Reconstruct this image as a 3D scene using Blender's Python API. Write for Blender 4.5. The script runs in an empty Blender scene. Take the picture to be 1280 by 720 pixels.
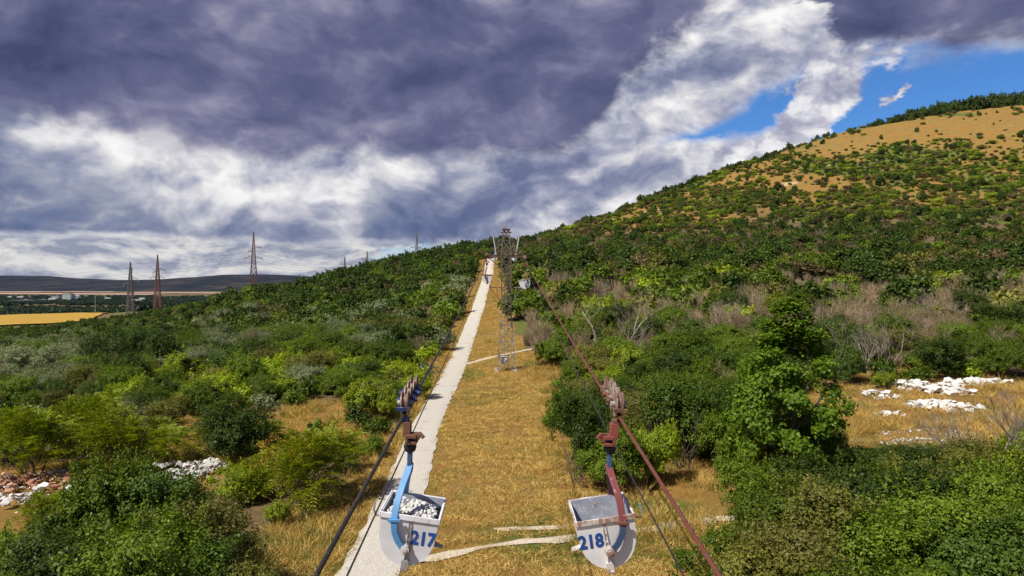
import bpy, bmesh, math, random
import numpy as np
from mathutils import Vector, Matrix

SC = bpy.context.scene
COL = SC.collection
R = math.radians
random.seed(7)

# ------------------------------------------------------------------ camera
CAM = np.array([-0.14, 0.0, 10.0])
PSI = math.atan(10 / 853.0)
FOC = 853.0
cam_d = bpy.data.cameras.new("camera")
cam_d.lens = 36.0 * FOC / 1280.0
cam_d.sensor_width = 36.0
cam_d.clip_start = 0.1
cam_d.clip_end = 20000
cam = bpy.data.objects.new("camera", cam_d)
cam.location = CAM
cam.rotation_euler = (R(90), 0, -PSI)
COL.objects.link(cam)
SC.camera = cam

# ------------------------------------------------------------------ light
SUN_EL, SUN_AZ = R(53), R(-126)          # azimuth measured from +Y, clockwise
to_sun = Vector((math.cos(SUN_EL) * math.sin(SUN_AZ), math.cos(SUN_EL) * math.cos(SUN_AZ), math.sin(SUN_EL)))
sun_d = bpy.data.lights.new("sun", 'SUN')
sun_d.energy = 5.0
sun_d.angle = R(0.53)
sun_d.color = (1.0, 0.94, 0.84)
sun = bpy.data.objects.new("sun", sun_d)
sun.rotation_euler = (-to_sun).to_track_quat('-Z', 'Y').to_euler()
sun.location = (0, 0, 300)
COL.objects.link(sun)

SC.view_settings.view_transform = 'Standard'
SC.view_settings.look = 'None'
SC.view_settings.exposure = 0.30
SC.view_settings.gamma = 1.0
SC.view_settings.use_curve_mapping = False
SC.cycles.max_bounces = 6
SC.cycles.diffuse_bounces = 2
SC.cycles.glossy_bounces = 2
SC.cycles.transmission_bounces = 4
SC.cycles.transparent_max_bounces = 4
SC.cycles.volume_bounces = 0
SC.cycles.caustics_reflective = False
SC.cycles.caustics_refractive = False


class G:
    """small helper to write node graphs as expressions"""
    def __init__(s, tree):
        s.t = tree
    def put(s, sock, v):
        if hasattr(v, 'is_output') or isinstance(v, bpy.types.NodeSocket):
            s.t.links.new(v, sock)
        elif v is not None:
            sock.default_value = v
    def m(s, op, a, b=None, c=None, clamp=False):
        n = s.t.nodes.new('ShaderNodeMath'); n.operation = op; n.use_clamp = clamp
        for i, v in enumerate((a, b, c)):
            s.put(n.inputs[i], v)
        return n.outputs[0]
    def add(s, a, b): return s.m('ADD', a, b)
    def sub(s, a, b): return s.m('SUBTRACT', a, b)
    def mul(s, a, b): return s.m('MULTIPLY', a, b)
    def sm(s, lo, hi, x, a=0.0, b=1.0):
        n = s.t.nodes.new('ShaderNodeMapRange'); n.interpolation_type = 'SMOOTHSTEP'
        s.put(n.inputs['Value'], x)
        n.inputs['From Min'].default_value = lo; n.inputs['From Max'].default_value = hi
        n.inputs['To Min'].default_value = a; n.inputs['To Max'].default_value = b
        return n.outputs[0]
    def lin(s, lo, hi, x, a=0.0, b=1.0):
        n = s.t.nodes.new('ShaderNodeMapRange')
        s.put(n.inputs['Value'], x)
        n.inputs['From Min'].default_value = lo; n.inputs['From Max'].default_value = hi
        n.inputs['To Min'].default_value = a; n.inputs['To Max'].default_value = b
        return n.outputs[0]
    def noise(s, vec, scale, detail=4, rough=0.5, dist=0.0, col=False):
        n = s.t.nodes.new('ShaderNodeTexNoise')
        s.put(n.inputs['Vector'], vec)
        n.inputs['Scale'].default_value = scale; n.inputs['Detail'].default_value = detail
        n.inputs['Roughness'].default_value = rough; n.inputs['Distortion'].default_value = dist
        return n.outputs['Color' if col else 'Fac']
    def voro(s, vec, scale, feature='F1', out='Distance'):
        n = s.t.nodes.new('ShaderNodeTexVoronoi'); n.feature = feature
        s.put(n.inputs['Vector'], vec); n.inputs['Scale'].default_value = scale
        return n.outputs[out]
    def xyz(s, x, y, z):
        n = s.t.nodes.new('ShaderNodeCombineXYZ')
        for i, v in enumerate((x, y, z)): s.put(n.inputs[i], v)
        return n.outputs[0]
    def sep(s, v):
        n = s.t.nodes.new('ShaderNodeSeparateXYZ'); s.put(n.inputs[0], v)
        return n.outputs
    def vm(s, op, a, b=None):
        n = s.t.nodes.new('ShaderNodeVectorMath'); n.operation = op
        s.put(n.inputs[0], a)
        if b is not None: s.put(n.inputs[1], b)
        return n.outputs[0]
    def vscale(s, a, k):
        n = s.t.nodes.new('ShaderNodeVectorMath'); n.operation = 'SCALE'
        s.put(n.inputs[0], a); s.put(n.inputs[3], k)
        return n.outputs[0]
    def mix(s, f, a, b, mode='MIX'):
        n = s.t.nodes.new('ShaderNodeMix'); n.data_type = 'RGBA'; n.blend_type = mode
        s.put(n.inputs[0], f)
        for i, v in ((6, a), (7, b)):
            if isinstance(v, tuple) and len(v) == 3: v = (*v, 1)
            s.put(n.inputs[i], v)
        return n.outputs[2]
    def ramp(s, f, stops):
        n = s.t.nodes.new('ShaderNodeValToRGB'); s.put(n.inputs[0], f)
        e = n.color_ramp.elements
        while len(e) < len(stops): e.new(0.5)
        for el, (p, c) in zip(e, stops):
            el.position = p; el.color = (*c, 1)
        return n.outputs[0]
    def coord(s, out='Object'):
        return s.t.nodes.new('ShaderNodeTexCoord').outputs[out]


# ------------------------------------------------------------------ sky
def build_world():
    w = bpy.data.worlds.new("World"); SC.world = w; w.use_nodes = True
    t = w.node_tree; t.nodes.clear(); g = G(t)
    STR = 0.1
    sky = t.nodes.new('ShaderNodeTexSky'); sky.sky_type = 'NISHITA'; sky.sun_disc = False
    sky.sun_elevation = SUN_EL; sky.sun_rotation = SUN_AZ
    sky.air_density = 1.0; sky.dust_density = 0.3; sky.ozone_density = 2.0
    blue = g.mix(1.0, sky.outputs[0], (0.34, 0.64, 1.02), 'MULTIPLY')
    d = g.vm('NORMALIZE', g.coord('Generated'))
    X, Y, Z = g.sep(d)
    az = g.m('ARCTAN2', X, Y)
    el = g.m('ARCSINE', Z)
    den = g.add(g.m('MAXIMUM', Z, 0.0), 0.16)
    p = g.xyz(g.m('DIVIDE', X, den), g.m('DIVIDE', Y, den), 0.0)
    # warp of the sky direction, for ragged borders
    wc = g.noise(g.vm('MULTIPLY', d, (1, 1, 1.7)), 7.0, 7, 0.6, 0.2, col=True)
    wx, wy, wz = g.sep(wc)
    azw = g.add(az, g.mul(g.sub(wx, 0.5), 0.22))
    elw = g.add(el, g.mul(g.sub(wy, 0.5), 0.13))
    # borders of the cloud decks
    E = g.sub(g.add(0.180, g.sm(0.0, 0.36, azw, 0, 0.20)), g.sm(0.41, 0.47, azw, 0, 0.100))
    deck = g.sm(-0.014, 0.030, g.sub(elw, E))
    Eg = g.add(0.222, g.sm(0.20, 0.42, az, 0, 0.062))
    azg = g.add(az, g.mul(g.sub(wx, 0.5), 0.13))
    gap = g.mul(g.sm(0.225, 0.275, azg), g.sm(-0.016, 0.012, g.sub(Eg, elw)))
    # cumulus standing in the blue gap
    def blob2(a0, e0, rot, la, lb, soft=0.5):
        c, s_ = math.cos(rot), math.sin(rot)
        da = g.sub(azw, a0); de = g.sub(elw, e0)
        q = g.m('DIVIDE', g.add(g.mul(da, c), g.mul(de, s_)), la)
        r = g.m('DIVIDE', g.sub(g.mul(de, c), g.mul(da, s_)), lb)
        return g.sm(1.0 - soft, 1.0 + soft, g.add(g.mul(q, q), g.mul(r, r)), 1.0, 0.0)
    b1 = blob2(0.405, 0.215, R(37), 0.135, 0.036, 0.35)
    b2 = blob2(0.425, 0.272, R(60), 0.040, 0.027, 0.35)
    b3 = blob2(0.545, 0.255, R(50), 0.011, 0.006, 0.7)
    b4 = blob2(0.27, 0.155, R(20), 0.10, 0.06, 0.4)
    cum = g.m('MAXIMUM', g.m('MAXIMUM', b1, b2), g.m('MAXIMUM', b3, b4))
    alpha = g.m('MAXIMUM', g.m('MAXIMUM', g.sub(1.0, gap), cum), deck)
    # small blue windows low on the horizon to the left of the ridge
    low = g.noise(g.vm('MULTIPLY', d, (1, 1, 3.2)), 9.0, 6, 0.55)
    win = g.mul(g.mul(g.sm(0.52, 0.60, low), g.sm(0.055, 0.085, el, 1, 0)),
                g.sm(-0.42, -0.12, az))
    alpha = g.mul(alpha, g.sub(1.0, g.mul(win, 0.5)))
    # cloud texture: billows with relief lit from the left and above
    dv = g.vm('MULTIPLY', d, (1, 1, 1.55))
    wv = g.noise(dv, 5.0, 4, 0.5, 0.0, col=True)
    dw = g.vm('ADD', dv, g.vscale(g.vm('SUBTRACT', wv, (0.5, 0.5, 0.5)), 0.16))
    def relief(v, scale, off, detail=6, rough=0.5):
        a0 = g.noise(v, scale, detail, rough, 0.0); a1 = g.noise(g.vm('ADD', v, off), scale, detail, rough, 0.0)
        return a0, g.sub(a0, a1)
    nA, relA = relief(dw, 4.2, (-0.035, 0.0, 0.060), 6, 0.52)
    n2, rel2 = relief(dw, 12.0, (-0.014, 0.0, 0.026), 6, 0.56)
    n3 = g.noise(dw, 2.7, 4, 0.5, 0.4)
    vo = g.t.nodes.new('ShaderNodeTexVoronoi'); vo.feature = 'SMOOTH_F1'; vo.inputs['Scale'].default_value = 13.0; vo.inputs['Smoothness'].default_value = 0.5
    wv2 = g.noise(dv, 20.0, 4, 0.55, 0.0, col=True)
    g.put(vo.inputs['Vector'], g.vm('ADD', dw, g.vscale(g.vm('SUBTRACT', wv2, (0.5, 0.5, 0.5)), 0.09)))
    puff = g.sub(0.45, vo.outputs['Distance'])
    # dark deck
    tdk = g.add(g.add(g.mul(relA, 2.0), g.mul(rel2, 0.85)), g.add(g.add(g.mul(n3, 1.15), g.sm(-0.65, 0.1, az, -0.15, -0.23)), g.mul(puff, 0.18)))
    tdk = g.mul(g.add(tdk, 0.16), 0.86)
    dark = g.ramp(tdk, [(0.0, (0.058, 0.070, 0.150)), (0.20, (0.084, 0.096, 0.192)), (0.45, (0.128, 0.136, 0.252)), (0.64, (0.205, 0.205, 0.335)), (0.82, (0.32, 0.31, 0.42)), (1.0, (0.58, 0.57, 0.64))])
    # bright cumulus
    tb = g.add(g.add(g.mul(rel2, 1.5), g.mul(relA, 2.2)), g.add(g.add(g.mul(n3, 1.0), 0.04), g.mul(puff, 0.5)))
    tb = g.add(tb, g.sm(-0.10, 0.20, az, -0.07, 0.13))
    bright = g.ramp(tb, [(0.0, (0.15, 0.18, 0.31)), (0.22, (0.235, 0.26, 0.39)), (0.42, (0.37, 0.39, 0.51)), (0.62, (0.59, 0.59, 0.66)), (0.84, (0.84, 0.83, 0.84)), (1.0, (0.98, 0.97, 0.95))])
    # slate-blue flat-bottomed layer in the left half
    e3 = g.add(el, g.mul(g.sub(wy, 0.5), 0.05))
    slate = g.mul(g.mul(g.sm(0.066, 0.076, e3), g.sm(0.088, 0.20, g.add(e3, g.mul(g.sub(n3, 0.5), 0.30)), 1, 0)), g.sm(-0.16, 0.08, azw, 1, 0))
    slc = g.ramp(g.add(g.mul(rel2, 2.0), g.mul(n3, 1.0)), [(0.10, (0.095, 0.135, 0.26)), (0.42, (0.155, 0.195, 0.33)), (0.66, (0.215, 0.25, 0.37)), (0.9, (0.42, 0.43, 0.52))])
    # low rows of puffs near the horizon
    dl = g.vm('ADD', g.vm('MULTIPLY', d, (1, 1, 3.0)), g.vscale(g.vm('SUBTRACT', wv, (0.5, 0.5, 0.5)), 0.10))
    l1 = g.noise(dl, 9.5, 7, 0.6, 0.2); l1b = g.noise(g.vm('ADD', dl, (-0.008, 0.0, 0.03)), 9.5, 7, 0.6, 0.2)
    lowc = g.ramp(g.add(g.mul(g.sub(l1, l1b), 2.4), g.mul(l1, 1.0)), [(0.28, (0.30, 0.33, 0.43)), (0.52, (0.52, 0.53, 0.58)), (0.8, (0.78, 0.76, 0.73))])
    lowm = g.sm(0.060, 0.074, e3, 1, 0)
    # the shaded cumulus inside the gap
    c = g.mix(slate, bright, slc)
    c = g.mix(lowm, c, lowc)
    c = g.mix(deck, c, dark)
    gr = g.ramp(g.add(g.mul(rel2, 2.2), g.mul(n2, 0.9)), [(0.15, (0.33, 0.34, 0.47)), (0.42, (0.52, 0.52, 0.62)), (0.62, (0.80, 0.80, 0.84)), (0.85, (0.97, 0.97, 0.97))])
    c = g.mix(g.mul(g.m('MAXIMUM', g.m('MAXIMUM', b2, b1), b3), g.mul(gap, 0.95)), c, gr)
    c = g.vscale(c, 0.80 / STR)
    out = g.mix(alpha, blue, c)
    bg = t.nodes.new('ShaderNodeBackground'); bg.inputs[1].default_value = STR
    t.links.new(out, bg.inputs[0])
    o = t.nodes.new('ShaderNodeOutputWorld'); t.links.new(bg.outputs[0], o.inputs[0])
build_world()

# ------------------------------------------------------------------ helpers
FWD = np.array([math.sin(PSI), math.cos(PSI), 0.0])
RGT = np.array([math.cos(PSI), -math.sin(PSI), 0.0])
UP = np.array([0, 0, 1.0])

def P(px, py, D):
    """the world point at depth D (metres) seen at photo pixel px,py"""
    return CAM + D * (FWD + (px - 640) / FOC * RGT + (360 - py) / FOC * UP)

def in_view(x, y, margin=0.10):
    v = np.stack([np.asarray(x) - CAM[0], np.asarray(y) - CAM[1]], -1)
    d = v @ FWD[:2]; r = v @ RGT[:2]
    return (d > 3) & (np.abs(r) < d * (0.75 + margin) + 3)

def depth(x, y):
    return (np.asarray(x) - CAM[0]) * FWD[0] + (np.asarray(y) - CAM[1]) * FWD[1]

def tag(o, label=None, cat=None, group=None, kind=None):
    if label: o['label'] = label
    if cat: o['category'] = cat
    if group: o['group'] = group
    if kind: o['kind'] = kind
    return o

def empty(name, loc=(0, 0, 0), rz=0.0):
    o = bpy.data.objects.new(name, None); o.empty_display_size = 0.3
    o.location = loc; o.rotation_euler = (0, 0, rz); COL.objects.link(o)
    return o

def link(name, me, mat=None, parent=None, loc=None, rot=None):
    o = bpy.data.objects.new(name, me); COL.objects.link(o)
    if mat is not None and not me.materials: me.materials.append(mat)
    if parent is not None: o.parent = parent
    if loc is not None: o.location = loc
    if rot is not None: o.rotation_euler = rot
    return o

def np_mesh(name, verts, faces, smooth=False):
    """verts (N,3); faces (M,k) equal-sized polygons"""
    me = bpy.data.meshes.new(name)
    verts = np.asarray(verts, np.float32); faces = np.asarray(faces, np.int32)
    k = faces.shape[1]
    me.vertices.add(len(verts)); me.vertices.foreach_set('co', verts.ravel())
    me.loops.add(faces.size); me.loops.foreach_set('vertex_index', faces.ravel())
    me.polygons.add(len(faces))
    me.polygons.foreach_set('loop_start', np.arange(0, faces.size, k, dtype=np.int32))
    if smooth: me.polygons.foreach_set('use_smooth', np.ones(len(faces), bool))
    me.update(calc_edges=True)
    return me

class MB:
    """collects simple solids into one mesh"""
    def __init__(s): s.v = []; s.f = []
    def poly(s, vs, fs):
        b = len(s.v); s.v += [tuple(q) for q in vs]; s.f += [tuple(b + i for i in f) for f in fs]
    def box(s, c, size, rot=None):
        h = Vector(size) / 2; vs = []
        for x in (-1, 1):
            for y in (-1, 1):
                for z in (-1, 1):
                    q = Vector((x * h.x, y * h.y, z * h.z))
                    if rot is not None: q = rot @ q
                    vs.append(Vector(c) + q)
        s.poly(vs, [(0, 1, 3, 2), (4, 6, 7, 5), (0, 4, 5, 1), (2, 3, 7, 6), (0, 2, 6, 4), (1, 5, 7, 3)])
    def tube(s, pts, rad, n=8, cap=True):
        pts = [Vector(p) for p in pts]
        if not hasattr(rad, '__len__'): rad = [rad] * len(pts)
        b = len(s.v); up = None
        for i, p in enumerate(pts):
            t = (pts[min(i + 1, len(pts) - 1)] - pts[max(i - 1, 0)]).normalized()
            if up is None: up = t.orthogonal().normalized()
            up = (up - t * up.dot(t)).normalized(); sd = t.cross(up)
            for k in range(n):
                a = 2 * math.pi * k / n
                s.v.append(tuple(p + (up * math.cos(a) + sd * math.sin(a)) * rad[i]))
        for i in range(len(pts) - 1):
            for k in range(n):
                s.f.append((b + i * n + k, b + i * n + (k + 1) % n, b + (i + 1) * n + (k + 1) % n, b + (i + 1) * n + k))
        if cap:
            s.f.append(tuple(b + k for k in reversed(range(n))))
            s.f.append(tuple(b + (len(pts) - 1) * n + k for k in range(n)))
    def bar(s, a, b, w=0.05, h=None):
        """square bar (angle section look) from a to b"""
        a = Vector(a); b = Vector(b); h = h or w
        t = (b - a).normalized(); u = t.orthogonal().normalized()
        ref = Vector((0, 0, 1)) if abs(t.z) < 0.9 else Vector((0, 1, 0))
        u = (ref - t * ref.dot(t)).normalized(); sd = t.cross(u)
        vs = [q + u * (i * h / 2) + sd * (j * w / 2) for q in (a, b) for i, j in ((-1, -1), (-1, 1), (1, 1), (1, -1))]
        s.poly(vs, [(3, 2, 1, 0), (4, 5, 6, 7), (0, 1, 5, 4), (1, 2, 6, 5), (2, 3, 7, 6), (3, 0, 4, 7)])
    def ribbon(s, pts, nrm, w, t):
        """flat bar following pts; width w across (t x nrm), thickness t along nrm"""
        pts = [Vector(p) for p in pts]; nrm = Vector(nrm).normalized(); b = len(s.v)
        for i, p in enumerate(pts):
            tg = (pts[min(i + 1, len(pts) - 1)] - pts[max(i - 1, 0)]).normalized()
            n_ = (nrm - tg * nrm.dot(tg)).normalized(); sd = tg.cross(n_)
            for u, v in ((-1, -1), (1, -1), (1, 1), (-1, 1)):
                s.v.append(tuple(p + sd * u * w / 2 + n_ * v * t / 2))
        for i in range(len(pts) - 1):
            for k in range(4):
                s.f.append((b + i * 4 + k, b + i * 4 + (k + 1) % 4, b + (i + 1) * 4 + (k + 1) % 4, b + (i + 1) * 4 + k))
        s.f.append((b + 3, b + 2, b + 1, b)); e = b + (len(pts) - 1) * 4
        s.f.append((e, e + 1, e + 2, e + 3))
    def cyl(s, c, axis, r, h, n=20, r2=None):
        c = Vector(c); ax = Vector(axis).normalized()
        s.tube([c - ax * h / 2, c + ax * h / 2], [r, r if r2 is None else r2], n)
    def lathe(s, c, axis, prof, n=24):
        c = Vector(c); ax = Vector(axis).normalized(); u = ax.orthogonal().normalized(); w = ax.cross(u); b = len(s.v)
        for p in prof:
            for k in range(n):
                a = 2 * math.pi * k / n; s.v.append(tuple(c + ax * p[0] + (u * math.cos(a) + w * math.sin(a)) * max(p[1], 1e-3)))
        for i in range(len(prof) - 1):
            for k in range(n):
                s.f.append((b + i * n + k, b + i * n + (k + 1) % n, b + (i + 1) * n + (k + 1) % n, b + (i + 1) * n + k))
        s.f.append(tuple(b + k for k in reversed(range(n)))); s.f.append(tuple(b + (len(prof) - 1) * n + k for k in range(n)))
    def mesh(s, name='mesh', smooth=False, bevel=0.0):
        me = bpy.data.meshes.new(name); me.from_pydata(s.v, [], s.f)
        if bevel or smooth:
            bm = bmesh.new(); bm.from_mesh(me)
            bmesh.ops.recalc_face_normals(bm, faces=bm.faces)
            if bevel:
                ed = [e for e in bm.edges if len(e.link_faces) == 2 and e.calc_face_angle(0) > 0.6]
                bmesh.ops.bevel(bm, geom=ed, offset=bevel, segments=1, affect='EDGES', clamp_overlap=True)
            if smooth:
                for f in bm.faces: f.smooth = True
                for e in bm.edges:
                    if len(e.link_faces) == 2 and e.calc_face_angle(0) > R(38): e.smooth = False
            bm.to_mesh(me); bm.free()
        me.update()
        return me
    def build(s, name, mat, parent=None, smooth=False, bevel=0.0):
        return link(name, s.mesh(name, smooth, bevel), mat, parent)

# ------------------------------------------------------------------ materials
def new_mat(name):
    m = bpy.data.materials.new(name); m.use_nodes = True
    t = m.node_tree; b = t.nodes['Principled BSDF']
    return m, G(t), b

def bump(g, b, h, strength=0.5, dist=0.05):
    n = g.t.nodes.new('ShaderNodeBump'); n.inputs['Strength'].default_value = strength; n.inputs['Distance'].default_value = dist
    g.put(n.inputs['Height'], h); g.t.links.new(n.outputs[0], b.inputs['Normal'])

def paint_mat(name, base, worn, amount=0.45, rough=0.5, metallic=0.0, scale=3.0, streak=True):
    m, g, b = new_mat(name)
    c = g.coord('Object')
    n1 = g.noise(c, scale, 7, 0.65); n2 = g.noise(g.vm('MULTIPLY', c, (6, 6, 0.8)), scale, 5, 0.6)
    f = g.add(g.mul(n1, 0.7), g.mul(n2, 0.3 if streak else 0.0))
    f = g.sm(amount + 0.015, amount + 0.12, f)
    tone = g.noise(c, scale * 0.6, 3, 0.5)
    bc = g.mix(g.sm(0.35, 0.7, tone), base, tuple(v * 0.80 for v in base))
    col = g.mix(f, bc, worn)
    g.put(b.inputs['Base Color'], col)
    b.inputs['Metallic'].default_value = metallic
    g.put(b.inputs['Roughness'], g.lin(0, 1, n1, rough - 0.12, rough + 0.18))
    bump(g, b, g.add(n1, g.mul(f, -0.4)), 0.25, 0.01)
    return m

def leaf_mat(name, a, bb, c, trans=0.30, rough=0.5, hue=0.5):
    """a..bb range leaf to leaf, c the tint some whole plants lean to"""
    m, g, b = new_mat(name); t = m.node_tree
    geo = t.nodes.new('ShaderNodeNewGeometry'); oi = t.nodes.new('ShaderNodeObjectInfo')
    col = g.mix(geo.outputs['Random Per Island'], a, bb)
    col = g.mix(g.sm(0.25, 1.0, oi.outputs['Random'], 0, hue), col, c)
    k = g.lin(0, 1, g.m('FRACT', g.mul(oi.outputs['Random'], 7.31)), 0.62, 1.22)
    col = g.vscale(col, k)
    g.put(b.inputs['Base Color'], col); b.inputs['Roughness'].default_value = rough
    b.inputs['Specular IOR Level'].default_value = 0.2
    tr = t.nodes.new('ShaderNodeBsdfTranslucent')
    g.put(tr.inputs[0], g.mix(1.0, col, (1.25, 1.25, 0.55), 'MULTIPLY'))
    ms = t.nodes.new('ShaderNodeMixShader'); ms.inputs[0].default_value = trans
    t.links.new(b.outputs[0], ms.inputs[1]); t.links.new(tr.outputs[0], ms.inputs[2])
    t.links.new(ms.outputs[0], t.nodes['Material Output'].inputs[0])
    return m

def bark_mat(name, a, bb, scale=6):
    m, g, b = new_mat(name); c = g.coord('Object')
    n = g.noise(g.vm('MULTIPLY', c, (1, 1, 0.25)), scale, 6, 0.65)
    g.put(b.inputs['Base Color'], g.ramp(n, [(0.3, a), (0.7, bb)])); b.inputs['Roughness'].default_value = 0.9
    bump(g, b, n, 0.5, 0.02)
    return m

# ------------------------------------------------------------------ terrain
def _controls():
    pts = []
    def w(x, y, z): pts.append((x, y, z))
    def s(px, py, D): pts.append(tuple(P(px, py, D)))
    # along the ropeway corridor
    for y, z in ((-60, -1.2), (-20, -0.6), (0, -0.4), (12, -0.2), (24, -0.1), (38, 0.0), (55, 0.1), (80, 0.3), (105, 1.6), (133, 4.2), (165, 9.4), (200, 15.2), (232, 20.0), (270, 22.0), (330, 21.0), (420, 18)):
        w(-3, y, z)
    # right side, near
    for x, y, z in ((15, 20, -.2), (18, 38, .1), (30, 30, 0), (45, 40, .6), (42, 65, .7), (25, 60, .3), (20, 85, .8), (60, 75, 1.6), (40, -10, 0), (90, 60, 4), (110, 0, 6)):
        w(x, y, z)
    # hill foot and slope
    for q in ((1280, 395, 115), (1150, 392, 118), (1000, 392, 120), (850, 388, 122), (720, 385, 125),
              (1280, 352, 150), (1100, 352, 155), (900, 352, 160), (720, 350, 170),
              (1280, 300, 200), (1100, 300, 210), (900, 300, 235), (760, 305, 255), (680, 322, 235),
              (1280, 240, 270), (1100, 240, 290), (950, 245, 315), (830, 262, 330),
              (1280, 180, 350), (1150, 180, 370), (1040, 190, 385),
              (1280, 133, 430), (1180, 142, 440), (1090, 157, 440), (1000, 182, 430), (900, 213, 412), (800, 254, 385), (740, 276, 360), (680, 297, 330),
              (1500, 240, 260), (1500, 120, 420), (1700, 330, 150), (1700, 100, 400)):
        s(*q)
    # left ridge
    for q in ((600, 312, 285), (520, 331, 268), (460, 346, 255), (400, 362, 245), (330, 375, 235), (250, 385, 225)):
        s(*q)
    # behind the crests
    for px, py, D in ((1280, 133, 560), (1090, 160, 560), (900, 225, 540), (740, 292, 500), (600, 330, 430), (460, 352, 380), (1500, 130, 560)):
        s(px, py + 12, D)
    # left, near and middle
    for x, y, z in ((-15, 20, -.5), (-14, 40, -.1), (-27, 38, -.6), (-40, 30, -1), (-20, 65, -.2), (-45, 70, -1.2), (-30, 100, .1), (-70, 100, -2.2),
                    (-25, 140, 1.6), (-60, 150, -.2), (-110, 150, -4.2), (-22, 200, 8), (-70, 200, 1.6),  (-60, -20, -2), (-120, 60, -3.5)):
        w(x, y, z)
    for q in ((0, 432, 200), (0, 423, 260), (0, 410, 340), (0, 395, 560), (100, 417, 210), (100, 409, 280), (100, 403, 350), (100, 391, 560), (180, 402, 225), (190, 398, 320), (200, 390, 450), (320, 380, 380), (-150, 430, 260), (-150, 404, 420), (150, 389, 620), (300, 382, 600), (430, 372, 560)):
        s(*q)
    return np.array(pts)

_CP = _controls()
_C = 18.0
def _phi(a, b):
    d2 = ((a[:, None, :] - b[None, :, :]) ** 2).sum(-1)
    return np.sqrt(d2 + _C * _C)
def _fit():
    xy = _CP[:, :2] ; n = len(xy)
    A = np.zeros((n + 3, n + 3)); A[:n, :n] = _phi(xy, xy) - np.eye(n) * 1.5
    A[:n, n] = A[n, :n] = 1; A[:n, n + 1:] = xy / 100; A[n + 1:, :n] = xy.T / 100
    return np.linalg.solve(A, np.concatenate([_CP[:, 2], np.zeros(3)]))
_W = _fit()
def _ss(a, b, x):
    t = np.clip((x - a) / (b - a), 0, 1); return t * t * (3 - 2 * t)

def vnoise(x, y, s=1.0, seed=0):
    """smooth value noise -1..1"""
    x = np.asarray(x, float) / s + 17.3 * seed; y = np.asarray(y, float) / s - 9.1 * seed
    xi = np.floor(x); yi = np.floor(y); fx = x - xi; fy = y - yi
    fx = fx * fx * (3 - 2 * fx); fy = fy * fy * (3 - 2 * fy)
    def h(a, b):
        v = np.sin(a * 127.1 + b * 311.7 + seed * 74.7) * 43758.5453
        return (v - np.floor(v)) * 2 - 1
    return (h(xi, yi) * (1 - fx) + h(xi + 1, yi) * fx) * (1 - fy) + (h(xi, yi + 1) * (1 - fx) + h(xi + 1, yi + 1) * fx) * fy

def gz(x, y):
    x = np.atleast_1d(np.asarray(x, float)); y = np.atleast_1d(np.asarray(y, float))
    sh = x.shape; xf = x.ravel(); yf = y.ravel(); z = np.empty(len(xf))
    for i in range(0, len(xf), 20000):
        q = np.stack([xf[i:i + 20000], yf[i:i + 20000]], -1)
        z[i:i + 20000] = _phi(q, _CP[:, :2]) @ _W[:-3] + _W[-3] + (q / 100) @ _W[-2:]
    r = np.hypot(xf, yf)
    hill = _ss(40, 260, xf + 0.2 * (yf - 100)) 
    z = z + vnoise(xf, yf, 45, 1) * 2.2 * hill * _ss(120, 240, r) + vnoise(xf, yf, 17, 2) * 0.7 * _ss(70, 200, r) * _ss(14, 40, np.abs(xf + 3)) + vnoise(xf, yf, 7, 3) * 0.10 * _ss(2.5, 9, np.abs(xf + 5.5))
    # beyond some 650 m the land drops to the broad valley floor
    far = -30 + 16 * _ss(2300, 5200, r)
    k = _ss(560, 1150, r)
    z = np.clip(z, -25, 190) * (1 - k) + far * k
    return z.reshape(sh)

def gz1(x, y): return float(gz(x, y)[0])

# the gravel track and its branches
TRACK = [(-5.0, -30), (-5.0, 10), (-5.0, 24), (-4.95, 30.5), (-5.25, 39), (-5.7, 47), (-5.9, 60), (-6.0, 82), (-6.1, 105), (-6.0, 133), (-5.3, 165), (-4.6, 200), (-4.9, 232), (-5.4, 262)]
TRACK_W = [(0, 2.3), (60, 2.2), (130, 2.7), (200, 2.9), (262, 2.9)]
def track_x(y): return np.interp(y, [q[1] for q in TRACK], [q[0] for q in TRACK])
def track_w(y): return np.interp(y, [q[0] for q in TRACK_W], [q[1] for q in TRACK_W])

def g_pt(px, py, dz=0.0):
    """the point of the ground seen at a photo pixel (march along the ray)"""
    d = np.concatenate([np.arange(12, 120, 0.5), np.arange(120, 700, 2.0)])
    q = CAM[None] + d[:, None] * (FWD + (px - 640) / FOC * RGT + (360 - py) / FOC * UP)[None]
    below = q[:, 2] < gz(q[:, 0], q[:, 1]) + dz
    i = int(np.argmax(below)) if below.any() else len(d) - 1
    return q[i]

# clearings: (x, y, rx, ry)
CLEAR = []
def clr(px, py, rx, ry): q = g_pt(px, py); CLEAR.append((q[0], q[1], rx, ry)); return q
clr(30, 612, 7.5, 4.0); clr(22, 640, 7.5, 3.6); clr(60, 545, 3, 2.5); clr(350, 540, 4, 3); clr(130, 520, 3.5, 3); clr(240, 592, 5.0, 4.2)
clr(1155, 515, 12, 10); clr(1215, 492, 11, 6); clr(1150, 548, 8, 4.5); clr(1085, 495, 5, 6); clr(1105, 470, 5, 4)
clr(870, 610, 5.5, 4.5); clr(800, 640, 8, 5); clr(880, 660, 4, 3)
clr(395, 525, 5.5, 6.0); clr(270, 520, 1.6, 3); clr(645, 520, 0.1, 0.1)
clr(430, 560, 3.0, 3); clr(225, 560, 1.6, 3.5); clr(245, 525, 3, 2.5)
clr(690, 470, 2.5, 6); clr(905, 600, 3, 3)
CLEAR = np.array(CLEAR)

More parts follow.
